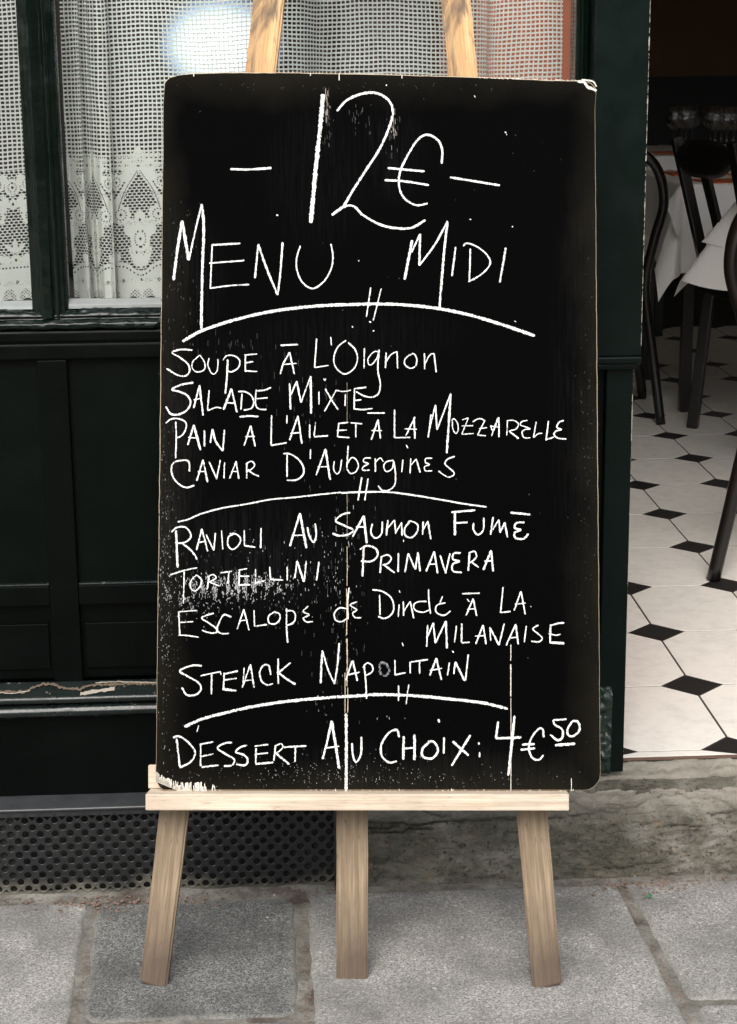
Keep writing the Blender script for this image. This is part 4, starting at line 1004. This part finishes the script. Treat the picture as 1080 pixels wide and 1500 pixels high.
word('chalk_word',6,"13 55,220 35,380;11 42,330 85,155;13 85,155 95,328;12 95,328 190,78;17 190,78 178,260 162,488;9 200,255 205,320 225,352 240,330 238,285 215,252 195,262;10 268,258 312,245;10 312,245 285,310 265,358;8 265,300 345,298;10 265,358 348,352;10 340,272 385,250 425,262;10 425,262 375,360;9 385,318 440,312;10 372,362 432,368;12 515,245 485,330 465,305;10 500,280 470,370;13 520,240 522,378;9 460,300 525,310;10 580,265 575,365;10 575,265 620,262 655,285 640,320 590,335;13 590,335 658,388;10 718,262 680,270 668,292 700,305 735,320 700,325 680,345 695,380 738,382;10 778,272 758,382;9 760,380 790,355 820,350;12 862,265 845,400;11 845,395 905,375;12 968,262 935,275 920,310 950,325 915,335 900,360 930,385 985,390")
word('chalk_word',4,"14 210,985 205,915 160,905 100,920 80,965 95,1030 140,1080 190,1100 245,1085;14 308,900 262,1052;14 308,900 340,1062;10 270,985 325,985;14 350,915 408,1040;12 432,902 405,1040;12 462,920 458,1035;12 545,915 498,1035;12 545,910 565,1038;9 510,985 560,985;14 622,925 622,1035;11 615,930 655,912 678,935 660,965 622,985;12 630,970 665,1000 710,1020")
word('chalk_word',5,[(4,"14 912,865 912,1025;15 885,855 940,862 1000,905 1030,960 1025,1010 980,1045 910,1048"),(5,"10 75,825 72,895;14 180,825 115,1012;17 182,822 215,1045;10 125,952 205,950;11 245,910 240,965 262,1002 285,980 298,900;12 345,800 335,960;11 335,935 370,885 405,905 418,950 395,990 360,998 335,965;11 508,888 465,890 455,915 490,930 455,950 450,975 500,975;13 540,890 540,988;10 540,920 575,888 598,915;11 672,905 620,915 600,950 620,985 660,965 672,910;12 672,910 685,1010 680,1080 640,1118 590,1120 560,1088;11 738,900 730,990;10 762,795 775,818;11 795,890 790,998;10 795,940 835,895;13 835,895 862,992;11 950,890 905,892 900,920 930,935 895,950 900,980 948,980"),(6,"12 218,510 170,528 150,560 180,590 212,620 205,642 165,650 105,610")])
word('chalk_line',7,[(7,"11 85,268 150,252 230,218 350,185 500,160 650,132 800,118 960,100 1080,88"),(8,"11 70,112 150,108 300,107 430,122 600,150 700,168 812,183;9 175,32 155,150;9 207,38 190,150")])
word('chalk_word',7,"17 75,320 85,545;12 48,330 80,302 130,300 162,335 160,370 120,395 68,395;13 110,395 170,445 205,498;12 232,310 200,440;12 232,310 268,447;9 205,395 255,385;10 258,345 305,442;10 315,335 305,442;8 352,320 360,435;11 430,340 395,360 392,410 420,435 455,410 468,370 440,342 400,338;10 490,318 492,415;13 490,412 558,422;11 593,305 590,428")
word('chalk_word',7,"16 830,215 768,415;16 830,215 868,428;10 780,350 850,348;12 875,300 885,350 912,392 928,345 922,278")
word('chalk_word',8,"12 115,212 75,222 42,255 90,280 130,300 110,322 60,330 25,318;12 185,228 128,335;14 185,228 200,368;9 145,285 195,285;10 228,268 222,315 245,342 275,320 280,258;12 308,250 300,330;9 308,290 342,250;9 342,250 348,320;9 348,315 378,262;9 378,262 380,330;6 388,350 388,362;10 420,258 395,290 395,325 425,340 455,315 460,275 425,255 410,262;10 488,258 485,325;8 488,300 512,255;10 512,255 527,348")
word('chalk_word',8,"15 650,210 650,328;14 632,210 755,200;11 655,265 715,262;10 745,265 745,300 768,325 795,300 797,238;12 845,235 832,325;9 842,300 875,248;9 875,248 880,315;9 880,315 905,262;11 905,262 918,338;13 932,212 1035,222;12 1005,262 965,265 955,290 985,300 955,315 960,342 1000,345 1025,320")
word('chalk_word',8,"12 185,390 178,538;12 165,400 200,382 245,395 255,430 225,460 170,460;11 275,435 268,520;9 270,440 305,428 325,445 310,470 280,480;11 290,480 342,520;10 362,418 360,515;10 395,517 412,420;10 412,420 448,502;10 448,502 462,415;10 462,415 472,512;11 545,410 503,512;11 545,410 562,522;8 512,475 555,475;10 575,430 602,522;10 625,420 602,522;11 680,418 645,420 640,450 672,460 640,475 640,510 685,518;11 725,415 718,510;9 720,418 750,410 760,435 745,455 722,470;9 735,465 772,492;12 835,405 795,505;12 835,405 845,512;9 800,460 845,458")
word('chalk_word',7,"11 40,590 130,562 205,547;10 125,570 122,690 120,765;11 200,590 168,625 165,670 190,688 222,660 230,620 200,590;12 275,600 265,678;9 265,605 300,588 318,610 275,635;10 280,635 340,658;10 345,578 415,568;10 398,572 390,645;12 462,560 458,652;11 455,562 508,552;11 460,598 522,598;13 455,652 528,650;10 560,555 558,640;13 555,640 617,625;10 645,540 650,620;13 650,618 728,622;10 752,540 752,625;12 812,505 798,610;14 812,505 852,632;11 868,505 855,632;13 945,510 930,625", CHALK_ROUGH)
word('chalk_word',9,"12 92,150 98,290;9 88,150 205,142;9 100,215 180,210;10 90,292 150,295 212,305;11 305,158 232,185 270,215 318,250 322,275 280,278 232,262;11 412,182 370,168 345,200 325,255 350,282 398,282;11 488,135 448,255;11 488,135 520,262;8 460,205 512,200;10 550,140 552,238;11 552,238 628,228;12 680,148 640,175 640,215 675,225 705,200 705,165 670,150;12 748,130 748,250 755,338;12 745,145 785,145 802,175 790,215 745,235;11 880,115 848,148 885,168 850,190 870,212 908,210", CHALK_ROUGH)
word('chalk_word',10,"11 195,50 185,150 188,270;11 178,195 130,190 95,225 100,270 140,285 185,260;11 248,148 202,170 248,203 220,225 235,255 278,258")
word('chalk_word',10,"11 405,100 408,240;13 355,65 420,75 480,115 502,175 490,230 440,262 395,248;9 538,68 545,85;10 540,165 533,252;11 568,145 570,245;10 570,215 615,145;12 615,145 640,262;11 728,145 670,148 640,170 650,205 700,220 745,205;11 742,62 745,150 755,230;10 838,110 820,155;12 858,155 810,165 790,190 800,225 850,240 893,210")
word('chalk_word',11,"12 302,88 418,85;12 375,120 328,232;8 335,122 350,142;12 375,120 398,235;9 335,190 390,188")
word('chalk_word',11,"11 572,45 555,215;11 555,213 622,205;12 690,72 645,200;12 690,72 718,225;10 650,158 722,150;7 752,170 758,176")
word('chalk_word',11,"12 75,295 68,438;11 75,370 112,280;13 112,280 125,415;12 125,415 195,268;15 195,268 202,450;11 265,300 252,410;14 300,285 298,410;13 298,412 352,408;12 440,295 392,420;13 440,295 460,422;9 385,368 455,365;11 485,310 490,400;14 485,310 545,428;12 580,285 545,428;12 655,290 592,430;14 655,290 672,422;9 610,380 670,375;10 725,300 712,408;12 805,295 768,320 800,350 830,380 810,405 758,402;14 885,290 882,415;13 880,300 930,285 975,280;11 872,350 920,362 952,355;19 880,410 975,415")
word('chalk_word',9,"14 232,478 170,478 98,510 150,545 210,580 228,620 195,655 140,655 110,610;11 225,540 290,525 345,515;8 345,512 349,535;13 292,530 290,652;12 368,520 365,620;14 365,530 452,510;12 370,565 445,555;19 358,620 442,630;12 528,470 478,612;12 528,470 550,612;9 485,570 535,565;9 490,490 482,600;12 652,535 640,480 610,475 585,515 595,570 630,595 665,588;13 697,435 697,590;12 772,460 700,520;16 690,515 750,560 802,592", CHALK_ROUGH)
word('chalk_word',9,[(9,"15 965,385 955,585;12 965,385 1000,500 1040,590;12 1068,340 1058,470 1040,590"),(10,"13 215,555 172,690;14 220,552 252,692;14 185,650 268,632;13 298,580 310,700 315,815;12 290,600 320,568 355,590 352,630 300,660;11 510,548 512,655;14 512,650 585,635;12 615,560 615,640;12 620,562 738,545;12 680,560 680,642;15 795,535 750,655;15 795,535 830,685;10 750,620 835,605;12 885,565 872,655;12 905,485 915,498;14 925,565 915,645;17 925,560 990,692;13 1015,510 995,690;9 560,430 568,452")])
word('smudged_chalk_letter',10,"24 405,572 412,640 450,655 470,620 450,575 410,565", CHALK_FAINT)
word('chalk_line',12,[(12,"19 110,232 200,192 300,165 450,130 600,105 750,88 900,76 1080,66"),(13,"16 60,52 180,53 300,60 450,75 570,90 672,115;8 192,12 192,80;7 237,8 225,95")], CHALK_ROUGH)
word('chalk_word',12,"13 68,295 85,445;13 50,290 80,282 130,315 165,365 145,415 85,448;11 195,325 195,440;10 190,325 262,312;10 192,390 262,375;12 200,445 290,435;12 360,315 320,320 283,345 325,375 372,405 360,435 318,440;12 440,330 405,340 380,365 420,380 443,405 430,435 382,430;11 488,345 485,425;10 480,335 552,325;10 480,378 550,370;13 485,428 578,420;11 590,335 580,412;10 585,335 620,322 625,345 590,375;14 595,375 662,430;12 625,340 752,333;11 695,335 692,418;5 185,225 175,260", CHALK_ROUGH)
word('chalk_word',12,"13 885,200 860,320 838,402;17 885,200 905,320 925,452;10 850,345 925,335;12 993,318 998,385 1015,418 1040,375 1043,285")
word('chalk_word',13,"11 195,240 185,208 150,220 118,270 118,320 150,350 185,345;13 215,235 213,338;14 262,228 262,340;9 215,290 262,285;12 335,255 298,290 300,325 340,332 365,300 350,262 320,258;10 392,240 390,312;13 430,258 500,320;12 508,230 425,365;12 545,262 545,272;10 548,305 548,328;10 367,160 372,175")
word('chalk_numeral',13,"12 630,170 620,245;12 620,245 732,240;14 702,145 688,280 675,408")
word('chalk_euro_sign',13,"11 830,240 825,205 805,205 775,245 765,290 780,330 810,338 828,318;12 735,272 790,270;12 728,295 792,288")
word('chalk_numeral',13,"10 930,160 870,165;11 870,165 880,185 910,205 912,240 890,252 858,228;11 955,170 935,205 940,232 965,232 988,205 980,172 955,168;15 880,275 968,268")
for name, reg, s, m_ in WORDS:
    parts = s if isinstance(s, list) else [(reg, s)]; strokes = []
    for rg, ss in parts:
        x0, y0, k = REG[rg]
        for st in ss.split(';'):
            tk = st.split()
            if not tk: continue
            wv = float(tk[0]) * k; pts_ = [tuple(float(c) for c in q.split(',')) for q in tk[1:]]
            strokes.append(([(x0 + a * k, y0 + b * k) for a, b in pts_], max(1.3, wv * .9)))
    # strokes that touch make one letter, each letter a piece of its own
    dn = [np.array(catmull(p)) for p, _ in strokes]; grp = list(range(len(strokes)))
    for i in range(len(dn)):
        for j in range(i):
            if np.min(np.hypot(dn[i][:, None, 0] - dn[j][None, :, 0], dn[i][:, None, 1] - dn[j][None, :, 1])) < 2.2:
                a_, b_ = grp[i], grp[j]; grp = [b_ if q == a_ else q for q in grp]
    for gid in sorted(set(grp)):
        store = ([], [], [])
        for (p, w_), q in zip(strokes, grp):
            if q == gid: ribbon(store, p, w_)
        nm = name.replace('word', 'letter'); link(nm, mesh(nm, store[0], store[1], store[2]), m_ or CHALK, board, bM)

# pale joints of the boards the panel is made of
def seam(pts, wpx, name='board_joint', m_=RAW):
    st = ([], [], []); 
    for (x, y0, y1, w_) in pts: ribbon(st, [(x, y0), (x + .3, (y0 + y1) / 2), (x, y1)], w_, .8)
    V = [(a, -.00015, c) for a, b, c in st[0]]; link(name, mesh(name, V, st[1]), m_, board, bM)
CREAM = m_simple('joint_filler', (.62, .58, .5), .8, 200, .3)
for q in [(508.5, 560, 620, .3), (508.5, 720, 790, .4), (508.5, 800, 858, .8), (508, 862, 930, 1.3), (508.5, 935, 1005, 1.5), (505.5, 985, 1044, 1.0), (509.5, 1007, 1044, 1.0)]: seam([q], 1, m_=RAW)
seam([(507.2, 1045, 1161, 3.8)], 1, m_=CREAM)
for q in [(748.3, 944, 968, 1.2), (748.3, 973, 1020, 1.5), (748.5, 1022, 1160, .8), (837, 1140, 1158, 1.0)]: seam([q], 1, m_=CREAM if q[1] > 900 else RAW)
# flaked corner and worn foot of the board
st = ([], [], [])
for _ in range(110):
    x = 228 + abs(random.gauss(0, 34)); base = 1157 if x > 262 else 1157 - (262 - x) * .42
    h = random.uniform(2, 12) * (1 if x < 320 else .4); ribbon(st, [(x, base + 2), (x + random.uniform(-2, 2), base - h)], random.uniform(.8, 2.2), .5)
ribbon(st, [(289, 1160), (290, 1146)], 7, .5); ribbon(st, [(296, 1160), (294, 1152)], 7, .5)
for _ in range(90):
    x = random.uniform(300, 860); ribbon(st, [(x, 1159), (x + random.uniform(-1, 1), 1159 - abs(random.gauss(0, 1.6)))], random.uniform(.5, 1.1), .5)
ribbon(st, [(846, 119), (856, 121), (861, 127), (868, 130), (874, 133)], 4, .8); ribbon(st, [(852, 117), (868, 119), (874, 127)], 2, .8)
for (x, a, b) in ((284, 106, 112), (497, 107, 118), (589, 109, 115), (455, 107, 111)): ribbon(st, [(x, a), (x, b)], 1.3, .5)
for _ in range(40): x = random.uniform(700, 850); ribbon(st, [(x, 113 + (x - 700) * .03), (x + 3, 114.5 + (x - 700) * .03)], 1.2, .5)
V = [(a, -.0002, c) for a, b, c in st[0]]; link('bare_wood_wear', mesh('bare_wood_wear', V, st[1]), CREAM, board, bM)['kind'] = 'stuff'
# chalk specks and scratchy dust
def specks(areas, name, m_, zoff=-.0003):
    V, Fc = [], []
    for (cx, cy, sx_, sy, n_, w_, h_) in areas:
        for _ in range(n_):
            x, y = random.gauss(cx, sx_), random.gauss(cy, sy)
            if not (232 < x < 874 and 122 < y < 1156): continue
            if noise.noise(Vector((x * .16, y * .07, 1))) + .6 * noise.noise(Vector((x * .5, y * .22, 4))) < -.02: continue
            a = random.uniform(.5, 1.2) * w_ / 2; b = random.uniform(.4, 1.6) * h_ / 2; bs = len(V)
            for q, e_ in ((-a, -b), (a, -b), (a, b), (-a, b)): p = bp(x + q, y + e_); V.append((p[0], zoff, p[2]))
            Fc.append((bs, bs + 1, bs + 2, bs + 3))
    link(name, mesh(name, V, Fc), m_, board, bM)['kind'] = 'stuff'
specks([(335, 862, 42, 9, 1300, .7, 1.7), (370, 856, 28, 7, 520, .8, 2.2), (282, 882, 26, 12, 300, .6, 1.6), (470, 830, 34, 34, 60, .6, 2.5), (241, 870, 6, 90, 260, .5, 1.6), (500, 850, 12, 60, 60, .6, 4),
        (480, 1122, 70, 12, 170, .6, .9), (430, 1138, 120, 7, 200, .6, .9), (640, 1138, 90, 7, 130, .6, .9), (560, 1045, 80, 20, 20, .6, 2), (380, 800, 50, 18, 34, .8, 1.5)], 'chalk_specks', DUST)
GREYD = m_simple('faint_chalk_specks', (.045, .045, .045), .95)
specks([(479, 165, 4, 24, 110, .6, 5), (575, 195, 5, 16, 70, .6, 5), (525, 175, 10, 14, 40, .6, 5), (272, 330, 12, 20, 40, .8, 2), (262, 430, 14, 40, 60, .7, 3), (350, 860, 80, 24, 600, .7, 3), (243, 860, 9, 120, 600, .5, 2),
        (490, 900, 26, 110, 300, .6, 5), (245, 650, 6, 160, 70, .8, 2), (330, 505, 60, 12, 60, .5, 6), (450, 590, 30, 30, 70, .5, 6), (560, 250, 200, 120, 20, 1.2, 1.2), (560, 640, 220, 250, 40, 1.2, 1.2), (860, 660, 8, 190, 200, .8, 1.2), (540, 126, 220, 8, 200, .8, 1.2), (235, 600, 4, 380, 160, .8, 1.5), (520, 1142, 200, 8, 300, .7, 1.2)], 'faint_chalk_specks', GREYD, -.00025)
specks([(575, 190, 4, 15, 30, .7, 6), (480, 150, 3, 14, 24, .7, 6)], 'scratches', m_simple('scratch', (.3, .26, .2), .9), -.00035)
st = ([], [], [])
for (x, y) in ((547, 466), (541, 471), (688, 321), (750, 332), (754, 470), (525, 382), (516, 478), (546, 485), (405, 315), (740, 193), (742, 197), (695, 140), (566, 124)): ribbon(st, [(x, y), (x + random.uniform(.5, 3), y + random.uniform(-1, 3))], random.uniform(1.6, 2.8), .6)
link('stray_chalk_mark', mesh('stray_chalk_mark', st[0], st[1], st[2]), CHALK, board, bM)['kind'] = 'stuff'
